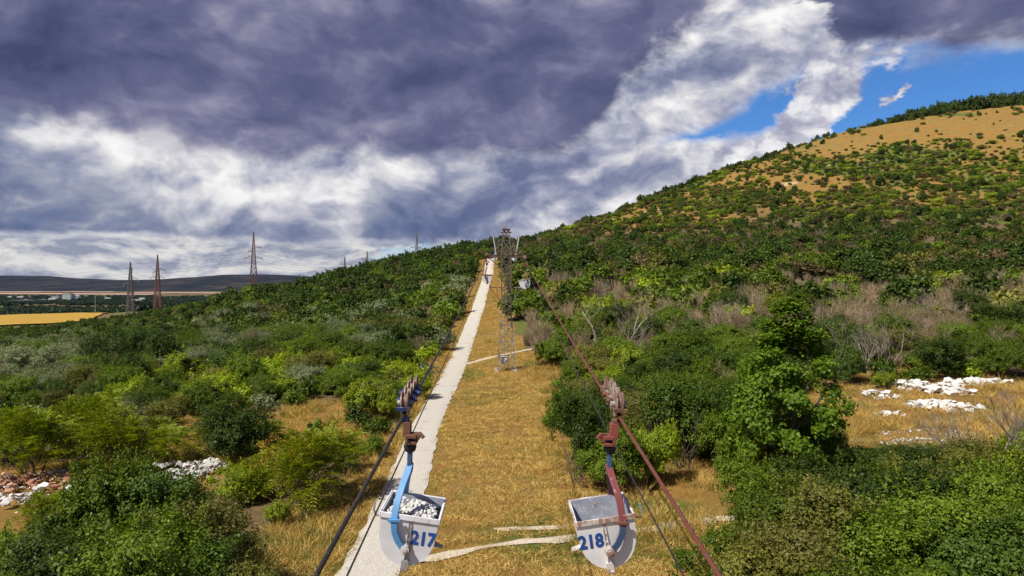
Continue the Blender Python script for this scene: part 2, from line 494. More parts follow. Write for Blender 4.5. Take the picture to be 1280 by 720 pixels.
def corridor(x, y):
    """1 inside the kept-open corridor of the ropeway, 0 outside"""
    left = np.interp(y, [0, 22, 27, 33, 40, 50, 82, 133, 200, 262], [-12, -11.5, -9.6, -8.4, -8.0, -8.4, -8.9, -9.4, -8.4, -8.8])
    right = np.interp(y, [0, 20, 26, 30, 34, 37, 42, 50, 60, 75, 85, 95, 110, 133, 200, 262], [8, 7.6, 7.8, 9, 4.5, 2.9, 3.0, 3.8, 4.6, 6.0, 6.0, 3.4, 1.8, 0.8, -0.6, -2.5])
    left = left + vnoise(y, y * 0, 4, 5) * 0.5; right = right + vnoise(y, y * 0, 4, 6) * 0.5
    return (x > left) & (x < right) & (y < 262)

def in_clear(x, y, grow=0.0):
    x = np.asarray(x); y = np.asarray(y); m = np.zeros(x.shape, bool)
    for cx, cy, rx, ry in CLEAR:
        m |= ((x - cx) / (rx + grow)) ** 2 + ((y - cy) / (ry + grow)) ** 2 < 1.0
    return m

def cover(x, y):
    """share of ground under shrubs, 0..1, over the whole land"""
    x = np.asarray(x, float); y = np.asarray(y, float)
    z = gz(x, y); r = np.hypot(x, y)
    hz = _ss(14, 46, z) * _ss(10, 120, x + 0.15 * y)     # how far up the hill
    base = 0.97 - 0.30 * hz
    top = _ss(78, 112, z) * (x > 20)
    base = base * (1 - 0.74 * top)
    cl = vnoise(x, y, 38, 11) * 0.55 + vnoise(x, y, 15, 12) * 0.45
    return np.clip(base + cl * (0.25 + 0.9 * hz), 0.05, 1)

def sinh_axis(lo, hi, s, n):
    t = np.linspace(math.asinh(lo / s), math.asinh(hi / s), n); return s * np.sinh(t)

def build_ground():
    xs = sinh_axis(-8000, 8000, 55, 460); ys = sinh_axis(-260, 8000, 62, 400)
    Xg, Yg = np.meshgrid(xs, ys); Zg = gz(Xg, Yg)
    v = np.stack([Xg, Yg, Zg], -1).reshape(-1, 3)
    nx, ny = len(xs), len(ys)
    i = np.arange((ny - 1) * (nx - 1)); r_ = i // (nx - 1); c_ = i % (nx - 1); a = r_ * nx + c_
    f = np.stack([a, a + 1, a + nx + 1, a + nx], -1)
    me = np_mesh('ground', v, f, smooth=True)
    # land cover: R = dry gold grass, G = green growth, B = bare pale soil
    x = v[:, 0]; y = v[:, 1]; z = v[:, 2]; r = np.hypot(x, y)
    cor = corridor(x, y).astype(float)
    clear = in_clear(x, y, 0.6).astype(float)
    cv = cover(x, y)
    hz = _ss(20, 60, z) * (x > 0)
    dry = np.clip(cor * 0.95 + clear * 0.9 + hz * (0.55 + 0.5 * (1 - cv)) + 0.15 + 0.25 * vnoise(x, y, 23, 21), 0, 1)
    green = np.clip(np.clip(0.55 - dry + 0.35 * vnoise(x, y, 12, 22), 0, 1) + hz * np.clip(0.95 * cv - 0.12 + 0.3 * vnoise(x, y, 9, 23), 0, 0.75), 0, 1) * (1 - clear * 0.7)
    gp = [(-4.2, 77, 2.6, 6), (3.4, 84, 2.0, 4), (-8.3, 26, 3.0, 5), (3.0, 27.5, 5, 3.0), (6.5, 31, 3, 2)]
    for cx, cy, rx, ry in gp:
        green = np.maximum(green, 0.9 * np.exp(-(((x - cx) / rx) ** 2 + ((y - cy) / ry) ** 2)))
    bare = np.clip(hz * 0.8 * _ss(0.72, 0.95, vnoise(x, y, 19, 27)), 0, 1)
    for cx, cy, rx, ry in [(*P(985, 270, 330)[:2], 7, 5), (*P(820, 277, 330)[:2], 10, 5), (*P(768, 283, 320)[:2], 6, 4), (*P(1190, 158, 400)[:2], 6, 4)]:
        bare = np.maximum(bare, 1.1 * np.exp(-(((x - cx) / rx) ** 2 + ((y - cy) / ry) ** 2)))
    col = np.stack([dry, green, np.clip(bare, 0, 1), np.ones_like(dry)], -1).astype(np.float32)
    at = me.color_attributes.new('land', 'FLOAT_COLOR', 'POINT'); at.data.foreach_set('color', col.ravel())
    m, g, b = new_mat('ground_soil_and_grass')
    an = m.node_tree.nodes.new('ShaderNodeAttribute'); an.attribute_name = 'land'
    D_, G_, B_ = g.sep(an.outputs['Color'])
    c = g.coord('Object')
    n0 = g.noise(c, 0.11, 5, 0.6); n1 = g.noise(c, 0.9, 6, 0.65); n2 = g.noise(g.vm('MULTIPLY', c, (1, 1.6, 1)), 4.5, 6, 0.7, 1.2)
    n4 = g.noise(c, 19.0, 4, 0.7, 0.6)
    gold = g.ramp(g.add(g.mul(n2, 0.6), g.mul(n4, 0.4)), [(0.30, (0.12, 0.062, 0.015)), (0.46, (0.24, 0.135, 0.032)), (0.60, (0.37, 0.235, 0.066)), (0.75, (0.48, 0.345, 0.125))])
    oldg = g.ramp(n4, [(0.3, (0.115, 0.105, 0.030)), (0.7, (0.30, 0.245, 0.085))])
    gold = g.mix(g.sm(0.42, 0.66, n0, 0, 0.75), gold, oldg)
    n5 = g.noise(c, 0.33, 7, 0.72)
    gold = g.mix(g.sm(0.44, 0.62, n5, 0.0, 0.55), gold, (0.17, 0.105, 0.032))
    rust = g.ramp(n4, [(0.3, (0.20, 0.075, 0.026)), (0.7, (0.40, 0.185, 0.07))])
    gold = g.mix(g.sm(0.50, 0.68, n1, 0, 0.7), gold, rust)
    soil = g.ramp(g.add(g.mul(n1, 0.5), g.mul(n4, 0.5)), [(0.3, (0.085, 0.055, 0.03)), (0.7, (0.20, 0.14, 0.075))])
    grn = g.ramp(g.add(g.mul(n2, 0.5), g.mul(n4, 0.5)), [(0.3, (0.050, 0.075, 0.014)), (0.7, (0.155, 0.185, 0.042))])
    pale = g.ramp(n4, [(0.3, (0.36, 0.25, 0.13)), (0.7, (0.52, 0.40, 0.24))])
    c1 = g.mix(g.sm(0.25, 0.6, g.add(D_, g.mul(g.sub(n1, 0.5), 0.8))), soil, gold)
    c1 = g.mix(g.sm(0.32, 0.68, g.add(G_, g.mul(g.sub(n2, 0.5), 0.9))), c1, grn)
    c1 = g.mix(g.sm(0.45, 0.7, g.add(B_, g.mul(g.sub(n1, 0.5), 0.7))), c1, pale)
    g.put(b.inputs['Base Color'], c1); b.inputs['Roughness'].default_value = 0.95; b.inputs['Specular IOR Level'].default_value = 0.1
    bump(g, b, g.add(g.mul(n2, 0.7), g.mul(n4, 0.3)), 0.8, 0.16)
    tag(link('ground', me, m), kind='structure')
build_ground()

def strip(name, line, width, mat, lift=0.05, step=0.6, seed=1, ragged=0.16, cross=5):
    """a ragged-edged sheet laid on the ground along a line of (x,y)"""
    ln = np.array(line, float); seg = np.hypot(*np.diff(ln, axis=0).T); s = np.concatenate([[0], np.cumsum(seg)])
    n = max(3, int(s[-1] / step)); u = np.linspace(0, s[-1], n)
    # smooth the line
    x = np.interp(u, s, ln[:, 0]); y = np.interp(u, s, ln[:, 1])
    k = max(1, int(4 / step)); ker = np.ones(2 * k + 1) / (2 * k + 1)
    x = np.convolve(np.pad(x, k, mode='edge'), ker, 'valid'); y = np.convolve(np.pad(y, k, mode='edge'), ker, 'valid')
    tx = np.gradient(x); ty = np.gradient(y); L = np.hypot(tx, ty); nx_, ny_ = -ty / L, tx / L
    w = width(u, y) if callable(width) else width * np.clip(np.minimum(u + 0.6, s[-1] - u) / 2.2, 0.12, 1) * (0.85 + 0.25 * vnoise(u, u * 0, 2.2, seed + 3))
    rows = []
    for j in range(cross):
        o = (j / (cross - 1) - 0.5) * w
        if j in (0, cross - 1):
            o = o + np.sign(o) * (vnoise(u, u * 0 + j, 1.1, seed + j) * ragged + vnoise(u, u * 0 + j, 9, seed + 9 + j) * ragged * 0.9)
        px, py = x + nx_ * o, y + ny_ * o
        z = gz(px, py) + lift + 0.0006 * np.hypot(px, py) - (0.0 if 0 < j < cross - 1 else lift * 0.6)
        rows.append(np.stack([px, py, z], -1))
    v = np.stack(rows, 1).reshape(-1, 3)
    i = np.arange((n - 1) * (cross - 1)); r_ = i // (cross - 1); c_ = i % (cross - 1); a = r_ * cross + c_
    f = np.stack([a, a + 1, a + cross + 1, a + cross], -1)
    return tag(link(name, np_mesh(name, v, f, True), mat), kind='structure')

def gravel_mat(name, a, bb, patch):
    m, g, b = new_mat(name); c = g.coord('Object')
    n1 = g.noise(c, 0.55, 6, 0.65, 0.4); n2 = g.noise(c, 7.0, 6, 0.7); v = g.voro(c, 16.0)
    col = g.ramp(g.add(g.mul(n2, 0.6), g.mul(v, 0.5)), [(0.25, a), (0.75, bb)])
    col = g.mix(g.sm(0.56, 0.70, n1, 0, 0.75), col, patch)
    g.put(b.inputs['Base Color'], col); b.inputs['Roughness'].default_value = 0.95
    bump(g, b, g.add(n2, g.mul(v, 0.5)), 0.6, 0.05)
    return m
M_GRAVEL = gravel_mat('pale_gravel', (0.34, 0.315, 0.27), (0.55, 0.52, 0.455), (0.30, 0.255, 0.19))
M_GRAVEL2 = gravel_mat('dusty_gravel', (0.38, 0.31, 0.22), (0.60, 0.53, 0.42), (0.34, 0.24, 0.12))
strip('gravel_track', TRACK, lambda u, y: track_w(y), M_GRAVEL, 0.055, 0.3, 1, 0.11, 7)

# side paths
strip('side_path', [(-4.2, 24.2), (-3.0, 26.0), (-1.0, 26.9), (2.3, 27.3), (6, 28.4), (10, 29.6), (15, 31)], 0.85, M_GRAVEL2, 0.05, 0.22, 31, 0.24, 5)
strip('side_path', [(-1.6, 28.3), (1.0, 28.9), (3.2, 28.6), (6.0, 29.3)], 0.42, M_GRAVEL2, 0.046, 0.22, 41, 0.18, 5)
strip('side_path', [(-5.2, 84), (-3.6, 88.5), (-1.0, 92), (2.4, 95), (5, 97)], 1.0, M_GRAVEL2, 0.06, 0.5, 51, 0.16, 4)

# ------------------------------------------------------------------ plant meshes
def leaves(pos, nrm, ln, wd, rng, droop=0.0, dirv=None):
    """one folded four-cornered leaf per position"""
    n = len(pos)
    nrm = nrm / np.maximum(np.linalg.norm(nrm, axis=1, keepdims=True), 1e-6)
    if dirv is None:
        dirv = rng.normal(size=(n, 3)) + nrm * 0.6
    dirv = dirv - nrm * (dirv * nrm).sum(1, keepdims=True) * 0.8
    dirv[:, 2] -= droop
    dirv /= np.maximum(np.linalg.norm(dirv, axis=1, keepdims=True), 1e-6)
    side = np.cross(dirv, nrm); side /= np.maximum(np.linalg.norm(side, axis=1, keepdims=True), 1e-6)
    L = (ln * rng.uniform(0.65, 1.35, n))[:, None]; W = (wd * rng.uniform(0.65, 1.35, n))[:, None]
    up = np.cross(side, dirv)
    v = np.stack([pos, pos + dirv * L * 0.5 + side * W * 0.5 + up * W * 0.16, pos + dirv * L, pos + dirv * L * 0.5 - side * W * 0.5 + up * W * 0.16], 1)
    return v.reshape(-1, 3)

def quads(v):
    return np.arange(len(v)).reshape(-1, 4)

def sph(n, rng):
    d = rng.normal(size=(n, 3)); return d / np.linalg.norm(d, axis=1, keepdims=True)

def clumps(rng, w, h, lobes, per, base=0.12):
    """centres and sizes of twig clumps filling a lumpy bush w wide, h high (unit height metres)"""
    C = []; S = []
    for k in range(lobes):
        a = rng.uniform(0, 2 * math.pi); rr = math.sqrt(rng.uniform(0, 1)) * 0.62 * (w / 2)
        lz = h * rng.uniform(0.30, 0.74) * (1.0 - 0.45 * (rr / (w / 2)) ** 2)
        lr = np.array([w * rng.uniform(0.20, 0.32), w * rng.uniform(0.20, 0.32), h * rng.uniform(0.20, 0.30)])
        d = sph(per, rng); d[:, 2] = np.where(d[:, 2] < -0.5, -d[:, 2], d[:, 2])
        c = np.array([rr * math.cos(a), rr * math.sin(a), lz]) + d * lr * rng.uniform(0.55, 1.06, (per, 1))
        C.append(c); S.append(np.full(per, 1.0))
    C = np.concatenate(C); C = C[C[:, 2] > h * base * 0.5]
    return C

def crown_leafy(name, seed, w, h, lobes, per, nleaf, cr, ln, wd, flat=0.55, droop=0.1):
    rng = np.random.default_rng(seed)
    C = clumps(rng, w, h, lobes, per)
    idx = rng.integers(0, len(C), nleaf)
    off = sph(nleaf, rng) * (rng.uniform(0.15, 1.0, (nleaf, 1)) ** 0.5) * cr * rng.uniform(0.6, 1.3, len(C))[idx][:, None]
    off[:, 2] *= 0.75
    pos = C[idx] + off; pos[:, 2] = np.maximum(pos[:, 2], 0.05)
    ctr = np.array([0, 0, h * 0.35])
    nrm = off / cr * 0.6 + (pos - ctr) / np.linalg.norm(pos - ctr, axis=1, keepdims=True) * 0.6 + sph(nleaf, rng) * flat
    nrm[:, 2] += 0.35
    v = leaves(pos, nrm, ln, wd, rng, droop)
    # leading shoots that break the outline
    ns = max(24, nleaf // 90); nl = 13
    st = C[rng.integers(0, len(C), ns)]; out = st - ctr; out /= np.linalg.norm(out, axis=1, keepdims=True)
    dr = out * 0.7 + rng.normal(size=(ns, 3)) * 0.35; dr[:, 2] += 0.75; dr /= np.linalg.norm(dr, axis=1, keepdims=True)
    L = h * rng.uniform(0.10, 0.26, ns)
    tt = np.tile((np.arange(nl) + 0.5) / nl, ns); k = np.repeat(np.arange(ns), nl)
    sp = st[k] + dr[k] * (L[k] * tt)[:, None] + rng.normal(size=(ns * nl, 3)) * ln * 0.45 * (1.15 - tt)[:, None]
    sp[:, 2] = np.maximum(sp[:, 2], 0.05)
    v2 = leaves(sp, sph(ns * nl, rng) + [0, 0, 0.6], ln, wd, rng, 0.0, dr[k] * 0.8 + sph(ns * nl, rng))
    v = np.concatenate([v, v2])
    return np_mesh(name, v, quads(v))

def crown_frond(name, seed, w, h, nfr, flen, leaflets, ln, wd, lobes=7):
    """plume-like compound leaves arching outwards"""
    rng = np.random.default_rng(seed)
    C = clumps(rng, w, h, lobes, 40); st = C[rng.integers(0, len(C), nfr)] + rng.normal(size=(nfr, 3)) * 0.12
    ctr = np.array([0, 0, h * 0.2]); out = st - ctr; out /= np.linalg.norm(out, axis=1, keepdims=True)
    d = out * 0.9 + rng.normal(size=(nfr, 3)) * 0.45; d[:, 2] += 0.25; d /= np.linalg.norm(d, axis=1, keepdims=True)
    L = flen * rng.uniform(0.6, 1.25, nfr)
    P_, N_, D_ = [], [], []
    sd = np.cross(d, np.array([0, 0, 1.0])); sd /= np.maximum(np.linalg.norm(sd, axis=1, keepdims=True), 1e-3)
    for k in range(leaflets):
        t = (k + 0.6) / leaflets
        base = st + d * (L * t)[:, None]; base[:, 2] -= 0.45 * L * t * t
        for sgn in (-1, 1):
            P_.append(base); dv = sd * sgn + d * 0.55; dv[:, 2] -= 0.25; D_.append(dv)
            n_ = np.cross(sd, d); n_ = n_ * np.sign(n_[:, 2:3] + 1e-6); N_.append(n_ + rng.normal(size=n_.shape) * 0.25)
    pos = np.concatenate(P_); v = leaves(pos, np.concatenate(N_), ln, wd, rng, 0.0, np.concatenate(D_))
    v[:, 2] = np.maximum(v[:, 2], 0.03)
    return np_mesh(name, v, quads(v))

def branchwork(name, seed, h, spread, stems, depth_, r0, sides=4, split=(2, 4), curl=0.35, upb=0.25, lean=0.5, parts=False):
    """bare stems and twigs; h = height"""
    rng = random.Random(seed); mb = MB(); mb2 = MB() if parts else mb
    def grow(p, d, L, r, lev):
        n = 3; pts = [p]; rad = [r]
        for i in range(n):
            d = (d + Vector((rng.gauss(0, curl), rng.gauss(0, curl), rng.gauss(0, curl * 0.6) + upb * 0.3)) * 0.4).normalized()
            p = p + d * L / n; pts.append(p); rad.append(max(r * (1 - 0.45 * (i + 1) / n), 0.006))
        (mb if lev < 2 else mb2).tube(pts, rad, sides if lev < 2 else 3, cap=False)
        if lev < depth_:
            for k in range(rng.randint(*split)):
                q = pts[rng.randint(1, n)]
                dd = (d + Vector((rng.gauss(0, spread), rng.gauss(0, spread), rng.gauss(0.1, spread * 0.6) + upb))).normalized()
                grow(q, dd, L * rng.uniform(0.5, 0.8), rad[-1] * rng.uniform(0.55, 0.85), lev + 1)
    for s in range(stems):
        a = 2 * math.pi * s / stems + rng.uniform(-.5, .5)
        o = 0.0 if stems == 1 else 0.12 * h * rng.random()
        ln = lean * rng.uniform(0.5, 1.2) if stems > 1 else lean * 0.3
        grow(Vector((math.cos(a) * o, math.sin(a) * o, -0.15)), Vector((math.cos(a) * ln, math.sin(a) * ln, 1)).normalized(), h * rng.uniform(0.36, 0.5), r0 * rng.uniform(0.7, 1.1), 0)
    k = h / max(max(q[2] for q in mb.v + mb2.v), 0.1)
    for m_ in ((mb, mb2) if parts else (mb,)): m_.v = [(q[0] * k, q[1] * k, q[2] * k) for q in m_.v]
    return (mb.mesh(name), mb2.mesh('branches')) if parts else mb.mesh(name)

M_GREEN = leaf_mat('leaf_mid_green', (0.072, 0.126, 0.008), (0.188, 0.257, 0.019), (0.098, 0.154, 0.013))
M_DARK = leaf_mat('leaf_dark_green', (0.033, 0.067, 0.007), (0.090, 0.142, 0.017), (0.069, 0.103, 0.014), 0.22)
M_BRIGHT = leaf_mat('leaf_yellow_green', (0.163, 0.247, 0.012), (0.388, 0.450, 0.024), (0.217, 0.300, 0.017), 0.36)
M_SILVER = leaf_mat('leaf_grey_green', (0.135, 0.173, 0.077), (0.314, 0.345, 0.182), (0.171, 0.207, 0.083), 0.2)
M_OLIVE = leaf_mat('leaf_olive', (0.110, 0.120, 0.018), (0.230, 0.228, 0.040), (0.150, 0.142, 0.034), 0.26)
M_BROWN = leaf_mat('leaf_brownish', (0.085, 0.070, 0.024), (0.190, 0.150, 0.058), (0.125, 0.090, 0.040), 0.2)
M_FEATHER = leaf_mat('leaf_feathery_green', (0.123, 0.188, 0.008), (0.304, 0.346, 0.018), (0.246, 0.256, 0.016), 0.34)
M_STEM = bark_mat('stem_bark', (0.06, 0.045, 0.032), (0.17, 0.135, 0.10))
M_DEAD = bark_mat('dead_wood', (0.15, 0.115, 0.085), (0.36, 0.29, 0.235), 4)
M_DEADBR = bark_mat('dead_brush_bark', (0.19, 0.135, 0.078), (0.40, 0.305, 0.19), 3)
M_FLOWER = leaf_mat('yellow_seed_heads', (0.42, 0.24, 0.02), (0.60, 0.42, 0.05), (0.5, 0.3, 0.03), 0.2)

# kinds: list of (mesh, nominal width, nominal height)
KIND = {}
def kind(name, mat, meshes):
    for m in meshes: m[0].materials.append(mat)
    KIND[name] = meshes
# w=4 h=3.4 metre shrubs
kind('green', M_GREEN, [(crown_leafy('crown', s, 4.2, 3.6, lb, 36, 21000, 0.29, 0.10, 0.064), 4.2, 3.6) for s, lb in ((11, 9), (12, 7), (13, 11))])
kind('dark', M_DARK, [(crown_leafy('crown', s, 4.2, 3.5, lb, 36, 17000, 0.28, 0.11, 0.07), 4.2, 3.5) for s, lb in ((21, 8), (22, 10))])
kind('bright', M_BRIGHT, [(crown_leafy('crown', s, 3.6, 2.6, lb, 28, 11000, 0.30, 0.15, 0.09, 0.4), 3.6, 2.6) for s, lb in ((31, 8), (32, 7))])
kind('silver', M_SILVER, [(crown_leafy('crown', s, 4.2, 3.2, lb, 36, 15000, 0.26, 0.12, 0.042, 0.7), 4.2, 3.2) for s, lb in ((41, 9), (42, 8))])
kind('olive', M_OLIVE, [(crown_leafy('crown', s, 4.0, 3.4, lb, 34, 13000, 0.30, 0.105, 0.062, 0.8), 4.0, 3.4) for s, lb in ((51, 9), (52, 7))])
kind('feather', M_FEATHER, [(crown_frond('crown', s, 4.0, 3.0, 900, 0.72, 9, 0.14, 0.045), 4.0, 3.0) for s in (61, 62)])
STEMS = [branchwork('stems', s, 2.7, 0.55, 6, 2, 0.055) for s in (71, 72, 73)]
for m_ in STEMS: m_.materials.append(M_STEM)
kind('dead', M_DEADBR, [(branchwork('dead_brush', s, 3.2, 0.5, 9, 4, 0.05, 3, (3, 4)), 3.4, 3.2) for s in (81, 82, 83)])
# coarse crowns for far off
FAR = {}
def far(name, mat, meshes):
    for m in meshes: m[0].materials.append(mat)
    FAR[name] = meshes
far('green', M_GREEN, [(crown_leafy('far_crown', s, 4.2, 3.4, 8, 16, 1300, 0.46, 0.38, 0.26), 4.2, 3.4) for s in (111, 112)])
far('dark', M_DARK, [(crown_leafy('far_crown', s, 4.4, 3.6, 8, 16, 1300, 0.46, 0.38, 0.26), 4.4, 3.6) for s in (121, 122)])
far('bright', M_BRIGHT, [(crown_leafy('far_crown', s, 3.4, 2.0, 7, 16, 1000, 0.42, 0.36, 0.25, 0.4), 3.4, 2.0) for s in (131,)])
far('silver', M_SILVER, [(crown_leafy('far_crown', s, 4.4, 3.0, 8, 16, 1400, 0.44, 0.34, 0.18, 0.6), 4.4, 3.0) for s in (141,)])
far('olive', M_OLIVE, [(crown_leafy('far_crown', s, 4.0, 2.8, 8, 16, 1200, 0.44, 0.34, 0.22, 0.6), 4.0, 2.8) for s in (151, 152)])
far('dead', M_DEADBR, [(branchwork('far_dead_brush', s, 3.4, 0.5, 12, 3, 0.085, 3, (3, 4), 0.3, 0.35), 3.4, 3.4) for s in (161, 162)])
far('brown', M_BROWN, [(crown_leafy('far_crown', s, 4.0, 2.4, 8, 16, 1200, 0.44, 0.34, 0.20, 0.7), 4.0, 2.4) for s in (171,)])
far('lowgreen', M_BRIGHT, [(crown_leafy('far_crown', s, 3.6, 1.7, 9, 14, 1100, 0.42, 0.32, 0.22, 0.5), 3.6, 1.7) for s in (181, 182)])
far('lowolive', M_OLIVE, [(crown_leafy('far_crown', s, 3.6, 1.8, 9, 14, 1100, 0.42, 0.32, 0.20, 0.6), 3.6, 1.8) for s in (191, 192)])

# ------------------------------------------------------------------ planting
RNG = np.random.default_rng(2024)
NAMES = {'brown': 'brown_shrub', 'lowgreen': 'low_green_shrub', 'lowolive': 'low_olive_shrub', 'green': 'green_shrub', 'dark': 'dark_green_shrub', 'bright': 'yellow_green_shrub', 'silver': 'silver_shrub', 'olive': 'olive_shrub', 'feather': 'feathery_shrub', 'dead': 'dead_shrub'}
LOOK = {'brown': 'brownish half-dry shrub', 'lowgreen': 'low spreading yellow-green bush', 'lowolive': 'low spreading olive bush', 'green': 'mid green leafy shrub', 'dark': 'dense dark green shrub', 'bright': 'low yellow-green shrub', 'silver': 'silvery grey-green shrub', 'olive': 'dull olive thin-leaved shrub', 'feather': 'feathery plume-leaved green shrub', 'dead': 'bare grey-brown dead shrub'}
PLACED = []          # x, y, r of all plants placed one by one
_k = [0]
def shrub(kind_, x, y, w, h, label=None, group=None, parts=True, rz=None, variant=None, name=None):
    ms = KIND[kind_]; me, mw, mh = ms[(_k[0] if variant is None else variant) % len(ms)]; _k[0] += 1
    rz = RNG.uniform(0, 6.28) if rz is None else rz
    z = gz1(x, y) - 0.06; sc = (w / mw, w / mw, h / mh)
    nm = name or NAMES[kind_]
    if parts and kind_ != 'dead':
        o = empty(nm, (x, y, z), rz); o.scale = sc
        link('crown', me, None, o)
        link('stems', STEMS[_k[0] % 3], None, o)
    else:
        o = link(nm, me, None, None, (x, y, z), (0, 0, rz)); o.scale = sc
    tag(o, label, 'shrub', group)
    PLACED.append((x, y, w * 0.42))
    return o

def hero(kind_, px, base_py, w, h, label, **kw):
    q = g_pt(px, base_py); return shrub(kind_, q[0], q[1], w, h, label, **kw)

def hero_label(where, q):
    hgt = 'tallest' if q[4] > 4.6 else 'tall' if q[4] > 3.85 else 'middling' if q[4] > 3.2 else 'low' if q[4] > 2.4 else 'very low'
    sp = 'wide' if q[3] > 4.5 else 'rounded' if q[3] > 3.7 else 'narrow'
    return hgt + ' ' + sp + ' ' + {'green': 'mid green', 'dark': 'deep green', 'olive': 'dull olive'}[q[2]] + ' shrub of the ' + where
# --- plants that stand out, beside the near part of the ropeway, left of the track
hero('feather', 372, 628, 5.6, 3.6, 'broad plume-leaved shrub with orange-yellow seed heads beside the gravel track', variant=0, name='seeding_shrub')
hero('dark', 296, 580, 4.4, 3.9, 'round dark green shrub just behind the seeding shrub by the track', variant=1)
hero('feather', 168, 582, 5.8, 3.5, 'wide yellowish feathery shrub standing above the smaller rubble heap')
hero('feather', 38, 602, 5.4, 4.0, 'tall feathery green shrub overhanging the brick rubble heap')
hero('silver', 84, 556, 3.2, 2.4, 'small silvery shrub between two feathery shrubs near the brick rubble')
hero('bright', 346, 662, 1.2, 1.2, 'small bright yellow-green bush below the seeding shrub', variant=1)
hero('green', 462, 572, 1.9, 1.5, 'small round green bush alone on the dry verge of the track')
hero('bright', 300, 628, 2.8, 2.0, 'yellow-green bush between rubble and the seeding shrub', variant=0)
hero('bright', 470, 525, 4.2, 3.0, 'bright yellow-green shrub at the edge of the bare sandy patch', variant=0)
hero('bright', 520, 500, 3.6, 2.4, 'yellow-green shrub leaning over the track near the carriage of bucket 217', variant=1)
for q in ((125, 735, 'green', 4.6, 5.0), (195, 722, 'dark', 4.2, 4.2), (45, 760, 'dark', 4.2, 3.0), (245, 755, 'olive', 4.2, 3.7), (160, 800, 'green', 4.8, 4.2), (268, 705, 'green', 2.9, 1.9), (75, 715, 'olive', 2.6, 2.6), (-20, 760, 'green', 4, 3.0), (285, 790, 'olive', 3.4, 2.5), (150, 690, 'green', 3.6, 4.0), (222, 695, 'olive', 3.0, 2.7), (90, 790, 'dark', 4, 3.3), (20, 800, 'green', 4, 3.0), (225, 800, 'dark', 4, 3.0)):
    hero(q[2], q[0], q[1], q[3], q[4], hero_label('clump in front of the brick rubble', q), group='shrubs of the clump before the rubble')
# --- right of the ropeway
hero('dark', 722, 606, 3.4, 4.9, 'dark upright shrub on the edge of the mown strip behind bucket 218', variant=0)
hero('green', 765, 612, 3.8, 3.6, 'mid green shrub directly behind the hanger of bucket 218', variant=1)
hero('bright', 815, 603, 2.6, 3.4, 'yellow-green shrub beside the dry clearing behind bucket 218', variant=0)
hero('dark', 730, 560, 3.6, 4.0, 'dark shrub with narrow top growing behind the upright one at the mown strip', variant=1)
hero('dark', 855, 585, 5.0, 5.2, 'big dark green shrub shading the dry clearing', variant=0)
hero('green', 905, 592, 4.4, 4.2, 'green shrub pressed against the tall broadleaf tree', variant=2)
hero('olive', 815, 560, 4.4, 4.2, 'olive shrub behind the shaded dry clearing', variant=0)
for q in ((905, 745, 'green', 3.6, 2.8), (965, 715, 'green', 4.6, 3.7), (1040, 735, 'olive', 4.6, 3.9), (1110, 700, 'dark', 4.8, 4.0), (1175, 725, 'green', 4.8, 4.0), (1250, 705, 'green', 4.6, 3.9), (1010, 668, 'dark', 4.4, 3.3), (1080, 655, 'green', 4.2, 2.8), (1160, 645, 'olive', 4.2, 2.6), (1235, 640, 'olive', 4.4, 3.6), (950, 660, 'green', 3.8, 3.4), (1300, 660, 'green', 5, 4.4), (1100, 770, 'green', 4.6, 3.6), (1000, 785, 'olive', 4.4, 3.5), (1220, 780, 'dark', 4.6, 3.4), (1300, 750, 'green', 4.6, 3.8), (930, 790, 'olive', 3.6, 2.8)):
    hero(q[2], q[0], q[1], q[3], q[4], hero_label('thicket below the chalk rocks', q), group='shrubs of the thicket below the chalk rocks')
hero('bright', 1165, 690, 2.8, 3.2, 'yellow-green shrub glowing among darker ones below the chalk rocks', variant=0)
hero('bright', 1262, 652, 2.6, 3.2, 'yellow-green shrub next to the leafless branches near the chalk rocks', variant=1)
hero('bright', 1105, 485, 2.2, 1.8, 'fern-like bright bush beside the upper end of the chalk rocks', variant=0)

# the tall broadleaf tree
def tall_tree():
    q = g_pt(985, 606); o = empty('broadleaf_tree', (q[0], q[1], gz1(q[0], q[1]) - 0.05), 0.4)
    rng = np.random.default_rng(5)
    C = []
    for k in range(120):
        zz = rng.uniform(1.1, 9.2); prof = float(np.interp(zz, [0.8, 2.0, 3.6, 5.5, 7.5, 9.3], [2.6, 3.6, 3.7, 2.8, 1.7, 0.5]))
        a = rng.uniform(0, 6.28); rr = prof * math.sqrt(rng.uniform(0.12, 1)) * 0.9
        lr = np.array([1.0, 1.0, 0.6]) * rng.uniform(0.35, 0.75)
        d = sph(26, rng); C.append(np.array([rr * math.cos(a), rr * math.sin(a), zz]) + d * lr * rng.uniform(0.5, 1.05, (26, 1)))
    C = np.concatenate(C); n = 24000; i = rng.integers(0, len(C), n)
    off = sph(n, rng) * (rng.uniform(0.1, 1, (n, 1)) ** 0.5) * 0.26
    pos = C[i] + off; nr = off * 1.2 + (pos - [0, 0, 4]) * 0.18 + sph(n, rng) * 0.5; nr[:, 2] += 0.4
    v = leaves(pos, nr, 0.19, 0.145, rng, 0.15)
    me = np_mesh('crown', v, quads(v)); link('crown', me, leaf_mat('leaf_broad_green', (0.085, 0.165, 0.010), (0.215, 0.330, 0.020), (0.12, 0.22, 0.014), 0.36), o)
    tr = branchwork('trunk', 9, 7.6, 0.5, 1, 4, 0.17, 6, (2, 4), 0.25, 0.3); link('trunk', tr, M_STEM, o)
    tag(o, 'tall broad-leaved tree rising above the thicket beside the dry clearing', 'tree')
    PLACED.append((q[0], q[1], 2.6))
tall_tree()

